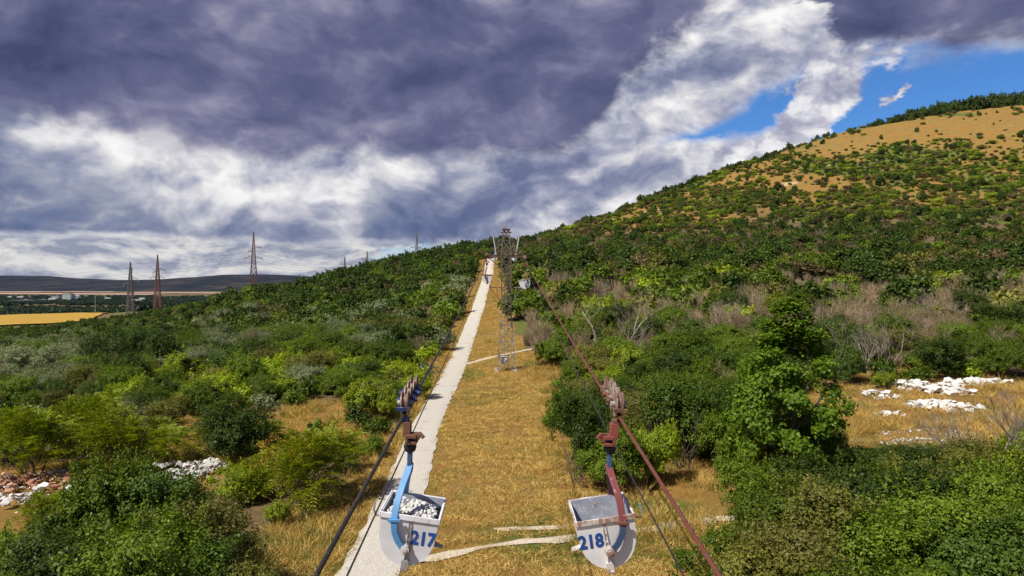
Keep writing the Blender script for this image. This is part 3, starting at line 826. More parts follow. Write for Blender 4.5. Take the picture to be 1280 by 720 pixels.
# leafless trees
def bare_tree(px, base, h, seed, label, stems=1, w=None, lean=0.4, r0=0.16):
    q = g_pt(px, base); o = empty('bare_tree', (q[0], q[1], gz1(q[0], q[1]) - 0.05), seed * 0.7)
    tk, me = branchwork('trunk', seed, h, 0.55, stems, 5, r0, 6, (2, 4), 0.3, 0.22, lean, True)
    link('trunk', tk, M_DEAD, o); link('branches', me, M_DEAD, o)
    tag(o, label, 'tree'); PLACED.append((q[0], q[1], 1.2))
bare_tree(772, 455, 11.5, 301, 'large leafless grey tree above the scrub beside the ropeway tower', 2, r0=0.34, lean=0.7)
bare_tree(800, 470, 6.0, 311, 'smaller leafless tree below the large bare one', 2, r0=0.12)
bare_tree(1090, 470, 8.6, 321, 'fan-shaped leafless thicket tree behind the chalk rocks', 5, r0=0.12, lean=0.9)
bare_tree(1235, 600, 5.2, 331, 'leafless shrubby tree at the edge of the chalk-rock clearing', 4, r0=0.10, lean=0.9)
bare_tree(112, 715, 4.2, 341, 'pale dead sapling poking out of the clump before the brick rubble', 2, r0=0.06)
bare_tree(905, 430, 7, 351, 'thin leafless tree among the grey brush at the hill foot', 2, r0=0.10)
bare_tree(1175, 418, 7.5, 361, 'broom-shaped leafless tree standing in the grey brush at the hill foot', 3, r0=0.10, lean=0.4)

# --- filling plants: dart throwing, larger near, then sorted by apparent size
def zone_kind(x, y, z, rng):
    """mix of kinds by place"""
    d = float(depth(x, y)); left = x < -2
    if left:
        if d < 52: p = dict(green=.30, feather=.27, silver=.10, dark=.16, bright=.10, olive=.07)
        elif x > -34 and d < 90: p = dict(bright=.50, green=.24, dark=.12, olive=.10, silver=.04)
        elif d < 120: p = dict(green=.27, silver=.25, dark=.22, olive=.12, bright=.08, dead=.06)
        elif d < 119: p = dict(green=.28, silver=.25, dark=.20, olive=.14, dead=.13)
        elif d < 200: p = dict(green=.25, silver=.22, dark=.20, olive=.10, dead=.15, brown=.08)
        else: p = dict(dark=.46, green=.22, olive=.10, dead=.10, brown=.12)
    else:
        hgt = z
        if d < 60: p = dict(green=.36, dark=.28, olive=.20, bright=.10, feather=.06)
        elif d < 92: p = dict(green=.42, dark=.20, olive=.12, bright=.14, dead=.12)
        elif hgt < 11: p = dict(dead=.68, olive=.12, green=.10, dark=.05, bright=.05)
        elif d < 113: p = dict(dead=.4, green=.3, dark=.3)
        elif hgt < 34: p = dict(dark=.40, dead=.12, brown=.24, olive=.10, green=.14)  # darker shrub mix stands in for a cloud shadow across the lower slope
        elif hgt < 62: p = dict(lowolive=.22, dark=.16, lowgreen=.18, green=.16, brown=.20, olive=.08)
        elif hgt < 92: p = dict(lowgreen=.28, lowolive=.30, green=.14, dark=.14, brown=.14)
        else: p = dict(dark=.40, lowolive=.30, olive=.18, brown=.12)
    k = list(p); w = np.array(list(p.values())); return k[rng.choice(len(k), p=w / w.sum())]

HGT = {'brown': 2.2, 'lowgreen': 1.6, 'lowolive': 1.7, 'green': 3.2, 'dark': 3.3, 'bright': 2.3, 'silver': 2.9, 'olive': 2.7, 'feather': 2.9, 'dead': 3.2}
WID = {'brown': 3.6, 'lowgreen': 3.6, 'lowolive': 3.6, 'green': 3.9, 'dark': 3.8, 'bright': 3.2, 'silver': 4.0, 'olive': 3.6, 'feather': 4.2, 'dead': 3.0}

def scatter(n, xlo, xhi, ylo, yhi, spacing, seed, extra=None):
    """random points with a minimum spacing given as function of (x, y, z)"""
    rng = np.random.default_rng(seed)
    x = rng.uniform(xlo, xhi, n); y = rng.uniform(ylo, yhi, n)
    m = in_view(x, y); x, y = x[m], y[m]
    far_ = y > 100
    m = ~corridor(x, y) & ~in_clear(x, y) & ~(far_ & (corridor(x + 1.5, y) | corridor(x - 1.5, y))); x, y = x[m], y[m]
    cv = cover(x, y); m = rng.random(len(x)) < cv; x, y = x[m], y[m]
    z = gz(x, y)
    if extra is not None:
        m = extra(x, y, z); x, y, z = x[m], y[m], z[m]
    sp = spacing(x, y, z); cell = 4.0; grid = {}; keep = []
    for (a, b, r_) in PLACED:
        grid.setdefault((int(a // cell), int(b // cell)), []).append((a, b, r_ * 1.35))
    for i in range(len(x)):
        cx, cy = int(x[i] // cell), int(y[i] // cell); ok = True; s2 = sp[i]
        for gx in (-1, 0, 1):
            for gy in (-1, 0, 1):
                for (a, b, r_) in grid.get((cx + gx, cy + gy), ()):
                    rr = max(s2, r_)
                    if (a - x[i]) ** 2 + (b - y[i]) ** 2 < rr * rr: ok = False; break
                if not ok: break
            if not ok: break
        if ok:
            grid.setdefault((cx, cy), []).append((x[i], y[i], 0.0)); keep.append(i)
    return x[keep], y[keep], z[keep]

def near_sp(x, y, z):
    d = np.hypot(x, y); return 1.75 + 0.95 * _ss(50, 90, d) + np.where(x < -2, 1.3, 0.25) * (1 - _ss(44, 68, d))
nx_, ny_, nz_ = scatter(26000, -100, 100, 17, 118, near_sp, 5)
near = []
rng_ = np.random.default_rng(88)
for a, b, c_ in zip(nx_, ny_, nz_):
    k = zone_kind(a, b, c_, rng_); s = rng_.uniform(0.55, 1.25)
    big = 1.0 + 0.5 * float(_ss(50, 85, np.array(float(depth(a, b)))))
    w, h = WID[k] * s * big, HGT[k] * s * rng_.uniform(0.85, 1.15) * (0.3 + 0.7 * big)
    edge = corridor(np.array([a - w * .42, a + w * .42]), np.array([b, b])) | in_clear(np.array([a - w * .3, a + w * .3]), np.array([b, b]))
    if edge.any(): w *= 0.62; h *= 0.66
    dd = float(depth(a, b)); pxx = 630 + FOC * a / dd
    if 1050 < pxx < 1240 and dd < 46: h = max(0.9, min(h, 10.0 - 0.226 * dd)); w = min(w, h * 1.7)
    near.append((a, b, w, h, k))
near.sort(key=lambda q: -q[2] * q[3] / depth(q[0], q[1]) ** 2)
INDIV = near[:430]; REST = near[430:]
LANDMARK = [('the steel ropeway tower', 0, 82), ('the white chalk rocks', *g_pt(1170, 490)[:2]), ('the brick rubble heap', *g_pt(20, 612)[:2]), ('the grey rubble heap', *g_pt(240, 592)[:2]),
            ('the tall broad-leaved tree', *g_pt(985, 606)[:2]), ('the seeding shrub by the track', *g_pt(372, 628)[:2]), ('the bare sandy patch', *g_pt(395, 520)[:2]), ('the large leafless tree', *g_pt(772, 452)[:2]),
            ('the fan-shaped leafless tree', *g_pt(1090, 470)[:2]), ('the dry clearing behind bucket 218', *g_pt(870, 605)[:2]), ('the gravel track beyond the carriage of bucket 217', -9, 60), ('the track before the tower', -10, 84),
            ('the hillside scrub past the chalk rocks', 70, 92), ('the grey brush at the hill foot', 30, 104), ('the open ground towards the yellow field', -62, 88), ('the scrub facing the rust-red pylons', -38, 100), ('the scrub behind the brick rubble', -42, 62), ('the silvery scrub behind the sandy patch', -28, 78)]
def place_label(kind_, a, b, w):
    lm = min(LANDMARK, key=lambda q: (q[1] - a) ** 2 + (q[2] - b) ** 2)[0]
    sz = 'small ' if w < WID[kind_] * 0.80 else ('broad ' if w > WID[kind_] * 1.28 else '')
    look = LOOK[kind_].replace('low ', '') if sz else LOOK[kind_]
    return sz + look + ' near ' + lm
for a, b, w, h, k in INDIV:
    d = float(depth(a, b)); lb = place_label(k, a, b, w)
    shrub(k, a, b, w, h, lb, lb.replace('shrub', 'shrubs'), parts=d < 46)

# --- masses of far plants: one object per kind, instanced on points
def instancer(name, pts, rz, sc, var, sources, label=None, cat=None):
    """pts (n,3), rz (n), sc (n,3), var (n) index into sources (objects standing in the scene)"""
    me = bpy.data.meshes.new(name); me.vertices.add(len(pts)); me.vertices.foreach_set('co', np.asarray(pts, np.float32).ravel())
    for an, ty, arr, key in (('rz', 'FLOAT', rz, 'value'), ('sc', 'FLOAT_VECTOR', sc, 'vector'), ('var', 'INT', var, 'value')):
        at = me.attributes.new(an, ty, 'POINT'); at.data.foreach_set(key, np.asarray(arr, np.int32 if ty == 'INT' else np.float32).ravel())
    o = link(name, me)
    ng = bpy.data.node_groups.new(name, 'GeometryNodeTree')
    ng.interface.new_socket('Geometry', in_out='INPUT', socket_type='NodeSocketGeometry')
    ng.interface.new_socket('Geometry', in_out='OUTPUT', socket_type='NodeSocketGeometry')
    N = ng.nodes.new; Lk = ng.links.new
    gi = N('NodeGroupInput'); go = N('NodeGroupOutput'); mp = N('GeometryNodeMeshToPoints'); Lk(gi.outputs[0], mp.inputs[0])
    def attr(nm, ty):
        a = N('GeometryNodeInputNamedAttribute'); a.data_type = ty; a.inputs[0].default_value = nm; return a.outputs[0]
    ar, as_, av = attr('rz', 'FLOAT'), attr('sc', 'FLOAT_VECTOR'), attr('var', 'INT')
    cx = N('ShaderNodeCombineXYZ'); Lk(ar, cx.inputs[2])
    e2r = N('FunctionNodeEulerToRotation'); Lk(cx.outputs[0], e2r.inputs[0])
    jn = N('GeometryNodeJoinGeometry')
    for i, src in enumerate(sources):
        oi = N('GeometryNodeObjectInfo'); oi.inputs[0].default_value = src; oi.transform_space = 'ORIGINAL'
        cm = N('FunctionNodeCompare'); cm.data_type = 'INT'; cm.operation = 'EQUAL'; Lk(av, cm.inputs[2]); cm.inputs[3].default_value = i
        ip = N('GeometryNodeInstanceOnPoints')
        Lk(mp.outputs[0], ip.inputs['Points']); Lk(cm.outputs[0], ip.inputs['Selection']); Lk(oi.outputs['Geometry'], ip.inputs['Instance'])
        Lk(e2r.outputs[0], ip.inputs['Rotation']); Lk(as_, ip.inputs['Scale']); Lk(ip.outputs[0], jn.inputs[0])
    Lk(jn.outputs[0], go.inputs[0])
    md = o.modifiers.new('scatter', 'NODES'); md.node_group = ng
    tag(o, label, cat, None, 'stuff')
    return o

MASS = {}            # kind -> list of (x, y, z, w, h)
for a, b, w, h, k in REST:
    kk = 'green' if k == 'feather' else k
    MASS.setdefault(kk, []).append((a, b, gz1(a, b), w, h))

def far_sp(x, y, z):
    d = np.hypot(x, y); return np.where((x < 0) | (z < 16), 2.7, 1.45 + 0.0025 * d)
fx, fy, fz = scatter(150000, -330, 480, 112, 520, far_sp, 6, lambda x, y, z: (depth(x, y) > 112) & ((x > -40) | (y < 330)) & ~((x < -60) & (y > 300)))
# sparse plants on the golden upper slope are told apart one by one
SRC = {}
hill_ind = []
hs = gz(fx, fy)
rng_ = np.random.default_rng(99)
for a, b, c_ in zip(fx, fy, fz):
    k = zone_kind(a, b, c_, rng_); s = 0.5 + 1.15 * rng_.random() ** 1.6
    if a < -0.42 * b: s = min(s, 0.62)
    elif a < 0: s = min(s, 1.15)
    kk = 'green' if k == 'feather' else k
    small = 1.45 if (a < 0 or c_ < 16) else 1.0
    if kk == 'dead': small = min(small, 1.15)
    if a > 20 and c_ > 26: small = 0.85 if k in ('lowgreen', 'lowolive') else 0.74
    w, h = WID[k] * s * small, HGT[k] * s * rng_.uniform(0.8, 1.1) * small
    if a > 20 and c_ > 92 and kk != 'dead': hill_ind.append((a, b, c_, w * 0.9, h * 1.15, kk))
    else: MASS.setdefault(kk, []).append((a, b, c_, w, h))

# wood along the skyline of the hill
rng_ = np.random.default_rng(61)
for px in np.arange(1088, 1420, 5.2):
    for rep in range(2):
        D = 452 + rng_.uniform(-8, 14); q = P(px + rng_.uniform(-4, 4), 140, D); s = rng_.uniform(0.7, 1.3) * np.interp(px, [1088, 1150, 1260, 1400], [0.55, 1.0, 1.25, 1.3])
        MASS['dark'].append((q[0], q[1], gz1(q[0], q[1]) - 1.6 * s, 7.0 * s, 8.0 * s))
for px in np.arange(655, 1000, 7.0):
    # small trees along the crest lower down
    if rng_.random() < 0.75:
        D = np.interp(px, [650, 740, 800, 900, 1000], [322, 352, 376, 404, 424]) + rng_.uniform(-6, 6); q = P(px + rng_.uniform(-4, 4), 300, D); s = rng_.uniform(0.5, 1.25)
        MASS['dark'].append((q[0], q[1], gz1(q[0], q[1]), 4.6 * s, 4.2 * s))
for px in np.arange(395, 640, 3.0):
    D = np.interp(px, [395, 460, 520, 600, 640], [243, 255, 268, 283, 300]) + rng_.uniform(-8, 8); q = P(px, 330, D); s = rng_.uniform(0.8, 1.35)
    if corridor(np.array([q[0]]), np.array([q[1]]))[0]: continue
    MASS['dark'].append((q[0], q[1], gz1(q[0], q[1]), 4.6 * s, 4.6 * s))

hill_ind = hill_ind[:220]
for a, b, c_, w, h, k in hill_ind:
    me, mw, mh = FAR[k][int(a) % len(FAR[k])]
    o = link(NAMES[k], me, None, None, (a, b, c_ - 0.15 * h), (0, 0, a)); o.scale = (w / mw, w / mw, h / mh)
    sz = 'tiny' if h < 1.6 else 'small' if h < 2.6 else 'larger'
    pl = 'below the skyline wood' if (a > 190 and c_ > 108) else 'on the golden grass of the hilltop' if c_ > 104 else 'on the golden shoulder of the hill'
    lb = sz + ' ' + {'brown': 'brownish', 'lowgreen': 'low yellow-green', 'lowolive': 'low olive', 'green': 'green', 'dark': 'dark green', 'olive': 'olive', 'bright': 'yellow-green', 'silver': 'grey'}[k] + ' bush standing ' + pl
    tag(o, lb, 'shrub', lb.replace('bush', 'bushes'))
# one plant of each coarse mesh must stand in the scene for the masses to repeat
def source(k, i):
    me, mw, mh = FAR[k][i]
    for o in COL.objects:
        if o.type == 'MESH' and o.data == me: return o
    a, b, c_, w, h = MASS[k].pop(i * 3)
    o = link(NAMES[k], me, None, None, (a, b, c_ - 0.12), (0, 0, 1.0 + i)); o.scale = (w / mw, w / mw, h / mh)
    tag(o, LOOK[k] + (' near the foot of the hill' if a > 0 else ' on the slope behind the scrub'), 'shrub', NAMES[k].replace('_', ' ') + 's far off')
    return o
STUFF = {'brown': ('brown_scrub', 'brownish half-dry scrub darkening the lower hill slope in place of cloud shadow', 'scrub'), 'lowgreen': ('low_green_scrub', 'low spreading yellow-green scrub on the sunny hill slope', 'scrub'), 'lowolive': ('low_olive_scrub', 'low spreading olive scrub on the sunny hill slope', 'scrub'), 'green': ('green_scrub', 'mid green scrub covering the slopes and the far thicket', 'scrub'), 'dark': ('dark_wood', 'dark green woodland scrub on the ridge and hill', 'woodland'),
         'bright': ('yellow_green_scrub', 'yellow-green low scrub patched over the hill', 'scrub'), 'silver': ('silver_scrub', 'silvery grey-green scrub towards the pylons', 'scrub'),
         'olive': ('olive_scrub', 'dull olive scrub covering the hill slope', 'scrub'), 'dead': ('dead_brush', 'grey-brown leafless brush along the foot of the hill', 'brush')}
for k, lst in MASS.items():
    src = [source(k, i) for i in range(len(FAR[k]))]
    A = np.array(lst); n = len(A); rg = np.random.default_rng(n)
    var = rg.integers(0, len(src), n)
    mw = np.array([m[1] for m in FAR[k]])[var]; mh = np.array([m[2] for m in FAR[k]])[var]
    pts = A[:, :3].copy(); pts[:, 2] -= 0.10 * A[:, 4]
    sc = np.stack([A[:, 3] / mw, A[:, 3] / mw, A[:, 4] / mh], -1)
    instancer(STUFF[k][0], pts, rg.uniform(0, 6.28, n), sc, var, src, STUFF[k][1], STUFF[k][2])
print('near', len(near), 'mass', {k: len(v) for k, v in MASS.items()}, 'hill', len(hill_ind))

# ------------------------------------------------------------------ ropeway
GAUGE = 2.07
def rope_z(y):
    if y <= 80: return 7.05 + 0.0938 * (y - 7) - 0.00022 * (y - 7) * (80 - y) * (1 if y > 7 else 0.3)
    return 13.9 + 0.0953 * (y - 80) - 0.000167 * (y - 80) * (270 - y)
def rope(name, x, dz, r, mat, label):
    ys = list(np.arange(-40, 80, 2.0)) + list(np.arange(80, 292, 4.0))
    mb = MB(); mb.tube([(x, y, rope_z(y) + dz) for y in ys], r, 8)
    return tag(mb.build(name, mat, None, True), label, 'cable')

M_STEEL = paint_mat('grey_galvanised_steel', (0.36, 0.36, 0.36), (0.20, 0.11, 0.06), 0.46, 0.55, 0.3)
M_RUST = paint_mat('rusty_steel', (0.16, 0.075, 0.045), (0.27, 0.16, 0.11), 0.5, 0.75, 0.1)
M_RUSTRED = paint_mat('rust_red_paint', (0.235, 0.060, 0.045), (0.12, 0.06, 0.045), 0.5, 0.6)
M_ROPE_DARK = paint_mat('greased_dark_rope', (0.045, 0.034, 0.030), (0.12, 0.075, 0.055), 0.5, 0.45, 0.4, 8)
M_ROPE_RED = paint_mat('red_brown_rope', (0.20, 0.055, 0.040), (0.13, 0.075, 0.06), 0.5, 0.5, 0.3, 8)
M_NAVY = paint_mat('navy_paint', (0.020, 0.036, 0.17), (0.10, 0.07, 0.055), 0.50, 0.45)
M_BLUE = paint_mat('light_blue_paint', (0.085, 0.26, 0.52), (0.22, 0.22, 0.23), 0.56, 0.5)
M_BUCKET_GREY = paint_mat('grey_white_bucket_paint', (0.74, 0.75, 0.79), (0.34, 0.27, 0.25), 0.555, 0.5, 0, 1.6)
M_BUCKET_WHITE = paint_mat('white_bucket_paint', (0.82, 0.82, 0.83), (0.48, 0.36, 0.31), 0.575, 0.5, 0, 1.6)
M_BUCKET_IN = paint_mat('blue_grey_bucket_inside', (0.30, 0.32, 0.39), (0.42, 0.43, 0.47), 0.48, 0.8, 0, 6)
M_RIM_WORN = paint_mat('worn_rim', (0.62, 0.58, 0.56), (0.30, 0.17, 0.12), 0.44, 0.6)
M_BLACK = paint_mat('black_greasy_iron', (0.02, 0.02, 0.022), (0.07, 0.05, 0.04), 0.5, 0.5, 0.3)
M_WHEEL = paint_mat('worn_wheel_metal', (0.36, 0.28, 0.23), (0.18, 0.10, 0.07), 0.44, 0.5, 0.3)
M_NUM = paint_mat('stencil_blue', (0.010, 0.075, 0.34), (0.30, 0.36, 0.50), 0.60, 0.6, 0, 9)
M_MAROON = paint_mat('maroon_paint', (0.19, 0.050, 0.050), (0.42, 0.36, 0.35), 0.54, 0.5)
M_WHITEPOST = paint_mat('white_painted_steel', (0.62, 0.62, 0.62), (0.30, 0.20, 0.15), 0.53, 0.5)
M_DKBLUE = paint_mat('faded_dark_blue', (0.035, 0.085, 0.19), (0.13, 0.08, 0.07), 0.5, 0.55)

rope('track_cable', -GAUGE, 0, 0.031, M_ROPE_DARK, 'thick dark track cable carrying bucket 217')
rope('track_cable', GAUGE, 0, 0.028, M_ROPE_RED, 'thick red-brown track cable carrying bucket 218')
rope('haul_cable', -GAUGE, -0.70, 0.014, M_ROPE_DARK, 'thin dark haul cable running under the thick dark track cable')
rope('haul_cable', GAUGE, -0.70, 0.014, M_ROPE_DARK, 'thin dark haul cable running under the thick red-brown track cable')

def text_mesh(s, size, bold):
    cu = bpy.data.curves.new('number', 'FONT'); cu.body = s; cu.size = size; cu.offset = bold; cu.extrude = 0.004
    cu.align_x = 'CENTER'; cu.align_y = 'CENTER'; cu.resolution_u = 4
    o = bpy.data.objects.new('number_tmp', cu); COL.objects.link(o)
    bpy.context.view_layer.update()
    me = bpy.data.meshes.new_from_object(o.evaluated_get(bpy.context.evaluated_depsgraph_get()))
    bpy.data.objects.remove(o); bpy.data.curves.remove(cu)
    return me

HL_ = 0.64      # half length of a bucket
def bucket_profile(k=0.0):
    pts = []
    for i in range(33):
        a = math.pi * (1 - i / 32.0)
        pts.append((0.55 * math.cos(a) * (1 - k), -0.36 + 0.58 - 0.58 * math.sin(a) * (1 - k)))
    top = 0.64
    return [(-0.575 + k * .6, top), (-0.565 + k * .6, 0.44)] + pts + [(0.565 - k * .6, 0.44), (0.575 - k * .6, top)]

def bucket_mesh(outer, inner):
    me = bpy.data.meshes.new('bucket'); po = bucket_profile(0); pi = bucket_profile(0.04)
    v = []; f = []; mi = []; n = len(po)
    def fl(z): return HL_ + 0.05 * max(0, z) / 0.64
    for prof, k in ((po, 0.0), (pi, 0.025)):
        for sgn in (-1, 1):
            v += [(x, sgn * (fl(z) - k), z) for x, z in prof]
    def q(a, b, c, d, m): f.append((a, b, c, d)); mi.append(m)
    for i in range(n - 1):
        q(i, i + 1, n + i + 1, n + i, 0); q(2 * n + i, 3 * n + i, 3 * n + i + 1, 2 * n + i + 1, 1)
    f.append(tuple(reversed(range(n)))); mi.append(0); f.append(tuple(n + i for i in range(n))); mi.append(0)
    f.append(tuple(2 * n + i for i in range(n))); mi.append(1); f.append(tuple(3 * n + i for i in reversed(range(n)))); mi.append(1)
    e = n - 1
    for a, b, c, d in ((0, n, 3 * n, 2 * n), (e, 2 * n + e, 3 * n + e, n + e), (0, 2 * n, 2 * n + e, e), (n, n + e, 3 * n + e, 3 * n)):
        q(a, b, c, d, 0)
    me.from_pydata(v, [], f); me.materials.append(outer); me.materials.append(inner)
    me.polygons.foreach_set('material_index', np.array(mi, np.int32)); me.update()
    return me

def ropeway_car(y, s, num, roll, m, label, pitch, sway=0.0):
    """s = +1 hangs on the right cable, -1 on the left; x in parts counts outwards"""
    def X(p): return (s * p[0], p[1], p[2])
    o = empty('ropeway_bucket', (s * GAUGE, y, rope_z(y))); o.rotation_euler = (0, sway, 0)
    # carriage: side plates, axle housings
    mb = MB()
    for x in (0.115, -0.115):
        for yy in (-0.40, 0.40):
            mb.box(X((x, yy, 0.17)), (0.022, 0.62, 0.10)); mb.box(X((x, yy, 0.24)), (0.022, 0.16, 0.08))
        mb.box(X((x * 1.22, 0, 0.22)), (0.024, 0.92, 0.09))
    mb.box(X((0.165, 0, -0.03)), (0.035, 0.30, 0.62)); mb.box(X((0.10, 0, -0.33)), (0.15, 0.20, 0.10))
    for yy in (-0.40, 0.40):
        mb.cyl(X((0, yy, 0.20)), (1, 0, 0), 0.045, 0.40, 12)
    mb.cyl(X((0, 0, 0.23)), (1, 0, 0), 0.055, 0.44, 12)
    mb.box(X((0, -0.92, 0.15)), (0.26, 0.03, 0.08)); mb.box(X((0, 0.92, 0.15)), (0.26, 0.03, 0.08))
    for x in (0.115, -0.115): mb.box(X((x, 0, 0.155)), (0.018, 1.86, 0.06))
    c = mb.build('carriage', m['carriage'], o, True, 0.008); c.rotation_euler = (pitch, 0, 0)
    for yy in (-0.66, -0.22, 0.22, 0.66):
        w = MB(); w.lathe(X((0, yy, 0.205)), (1, 0, 0), [(-0.07, 0.05), (-0.07, 0.235), (-0.045, 0.235), (-0.025, 0.178), (0.025, 0.178), (0.045, 0.235), (0.07, 0.235), (0.07, 0.05)], 28)
        wh = w.build('wheel', M_WHEEL, c, True)
        h = MB(); h.cyl(X((0, yy, 0.205)), (1, 0, 0), 0.06, 0.30, 12); h.build('axle', M_STEEL, c, True)
    # clamp gripping the haul cable
    mb = MB(); mb.box(X((0.06, 0, -0.50)), (0.16, 0.22, 0.30)); mb.box(X((-0.05, -0.02, -0.63)), (0.20, 0.34, 0.07)); mb.box(X((-0.05, -0.02, -0.765)), (0.20, 0.34, 0.06))
    mb.box(X((0.05, -0.02, -0.70)), (0.05, 0.34, 0.18)); mb.ribbon([X((-0.10, -0.1, -0.60)), X((-0.22, -0.14, -0.57)), X((-0.30, -0.16, -0.66))], (0, 1, 0), 0.07, 0.06)
    mb.cyl(X((-0.16, -0.06, -0.66)), (0, 1, 0), 0.06, 0.2, 12)
    mb.build('clamp', m['clamp'], o, True, 0.006)
    mb = MB(); mb.lathe((0, 0, -0.86), (0, 0, 1), [(-0.13, 0.05), (-0.09, 0.11), (0.0, 0.135), (0.08, 0.105), (0.11, 0.06)], 16); mb.build('swivel', M_BLACK, o, True)
    mb = MB(); mb.ribbon([(0, 0, -0.92), X((0.005, 0, -1.12)), X((0.0, -0.02, -1.40))], (1, 0, 0), 0.16, 0.09); mb.build('neck', m['neck'], o, True, 0.008)
    # the two hanger arms, bowed outwards
    for sy in (-1, 1):
        up = [(0.0, 0.03, -1.22), (0.03, 0.17, -1.36), (0.10, 0.38, -1.56), (0.165, 0.58, -1.80), (0.20, 0.70, -2.03), (0.215, 0.745, -2.20)]
        lo = [(0.215, 0.745, -2.20), (0.20, 0.745, -2.36), (0.14, 0.742, -2.53), (0.06, 0.738, -2.65), (0.0, 0.735, -2.72)]
        a = MB(); a.ribbon([X((p[0], sy * p[1], p[2])) for p in up], (0.15 * s, sy, 0.35), 0.135, 0.05)
        arm = a.build('hanger_arm', m['arm'], o, True, 0.006)
        b = MB(); b.ribbon([X((p[0], sy * (p[1] + 0.002), p[2])) for p in lo], (0, sy, 0), 0.12, 0.045); b.build('lower_arm', m['arm_low'], arm, True, 0.006)
        k = MB(); k.cyl((0, sy * 0.745, -2.70), (0, 1, 0), 0.085, 0.10, 20); k.cyl((0, sy * 0.80, -2.70), (0, 1, 0), 0.045, 0.03, 16); k.build('pivot_pin', m['pin'], arm, True)
        st = MB(); st.box(X((0.20, sy * 0.765, -2.13)), (0.26, 0.045, 0.055)); st.build('stop_bracket', m['bracket'], arm, False, 0.006)
    # the bucket turns on the pivot pins
    bo = link('bucket', bucket_mesh(m['paint'], M_BUCKET_IN), None, o, (0, 0, -2.70), (0, roll, 0))
    rm = MB(); hx, hy, zt = 0.585, HL_ + 0.055, 0.60
    for sx in (-1, 1): rm.box((sx * hx, 0, zt), (0.03, 2 * hy + 0.03, 0.11))
    for sy in (-1, 1): rm.box((0, sy * hy, zt), (2 * hx - 0.03, 0.03, 0.11))
    rm.build('rim', m['rim'], bo, False, 0.008)
    for sy in (-1, 1):
        lb = MB(); yy = sy * (HL_ + 0.028); x0 = -0.035 * s
        for q in (-0.028, 0.028): lb.box((x0 + q, yy, 0.10), (0.016, 0.045, 0.90))
        for zq in (0.50, 0.34, 0.18): lb.box((x0, yy, zq), (0.06, 0.036, 0.03))
        lb.box((x0, yy, -0.33), (0.15, 0.05, 0.20)); lb.box((x0 + 0.03, yy - 0.02 * -sy, -0.42), (0.07, 0.09, 0.06))
        lb.build('latch_bar', m['latch'], bo, False, 0.003)
        pl = MB(); pl.cyl((0.0, sy * (HL_ + 0.035), 0.0), (0, 1, 0), 0.11, 0.03, 22); pl.build('pivot_plate', m['latch'], bo, True)
    lg = MB(); lg.poly([(-s * 0.44, -0.10, -0.06), (-s * 0.44, 0.10, -0.06), (-s * 0.70, 0.07, -0.12), (-s * 0.70, -0.07, -0.12), (-s * 0.44, -0.10, -0.12), (-s * 0.44, 0.10, -0.12), (-s * 0.70, 0.07, -0.14), (-s * 0.70, -0.07, -0.14)],
            [(0, 1, 2, 3), (7, 6, 5, 4), (0, 3, 7, 4), (1, 5, 6, 2), (2, 6, 7, 3), (0, 4, 5, 1)]); lg.build('side_lug', m['latch'], bo)
    hk = MB(); hk.ribbon([(s * 0.58, -0.66, 0.55), (s * 0.67, -0.66, 0.56), (s * 0.72, -0.66, 0.66), (s * 0.71, -0.66, 0.82)], (0, 1, 0), 0.035, 0.02); hk.build('trip_lever', M_STEEL, bo)
    if num:
        t = text_mesh(num, 0.375, 0.013); t.materials.append(M_NUM)
        tx = link('number', t, None, bo, (-s * 0.315, -(HL_ + 0.05 * 0.21 / 0.64 + 0.004), 0.21), (R(94.47), 0, 0)); tx.scale = (0.88, 1, 1)
        if s > 0: tx.location.x -= 0.02
    return tag(o, label, 'bucket')

C217 = dict(carriage=M_NAVY, clamp=M_RUST, neck=M_DKBLUE, arm=M_BLUE, arm_low=M_BLUE, pin=M_WHITEPOST, bracket=M_BLUE, paint=M_BUCKET_GREY, rim=M_BUCKET_GREY, latch=M_STEEL)
C218 = dict(carriage=M_RUST, clamp=M_RUSTRED, neck=M_DKBLUE, arm=M_MAROON, arm_low=M_DKBLUE, pin=M_RIM_WORN, bracket=M_RUST, paint=M_BUCKET_WHITE, rim=M_RIM_WORN, latch=M_RIM_WORN)
CRED = dict(carriage=M_RUSTRED, clamp=M_RUSTRED, neck=M_RUSTRED, arm=M_RUSTRED, arm_low=M_RUSTRED, pin=M_RUST, bracket=M_RUST, paint=M_BUCKET_WHITE, rim=M_RUSTRED, latch=M_RUST)
PIT = math.atan(0.0938)
car217 = ropeway_car(14.05, -1, '217', R(8.5), C217, 'grey bucket numbered 217 with light blue arms, heaped with white stones', PIT)
car218 = ropeway_car(13.9, 1, '218', R(-11.8), C218, 'empty white bucket numbered 218 with maroon hanger arm and rusty rim', PIT, R(3.3))
ropeway_car(77.0, -1, None, R(2), CRED, 'distant bucket with rust-red hanger and rim under the tower arm above the track', PIT)
ropeway_car(71.5, 1, None, R(-10), C218, 'distant tilted white bucket on the red-brown cable just before the tower', PIT)
ropeway_car(150, -1, None, R(3), C217, 'small far bucket behind the tower on the dark cable', math.atan(.09))
ropeway_car(146, 1, None, R(-3), C218, 'small far bucket behind the tower on the red-brown cable', math.atan(.09))

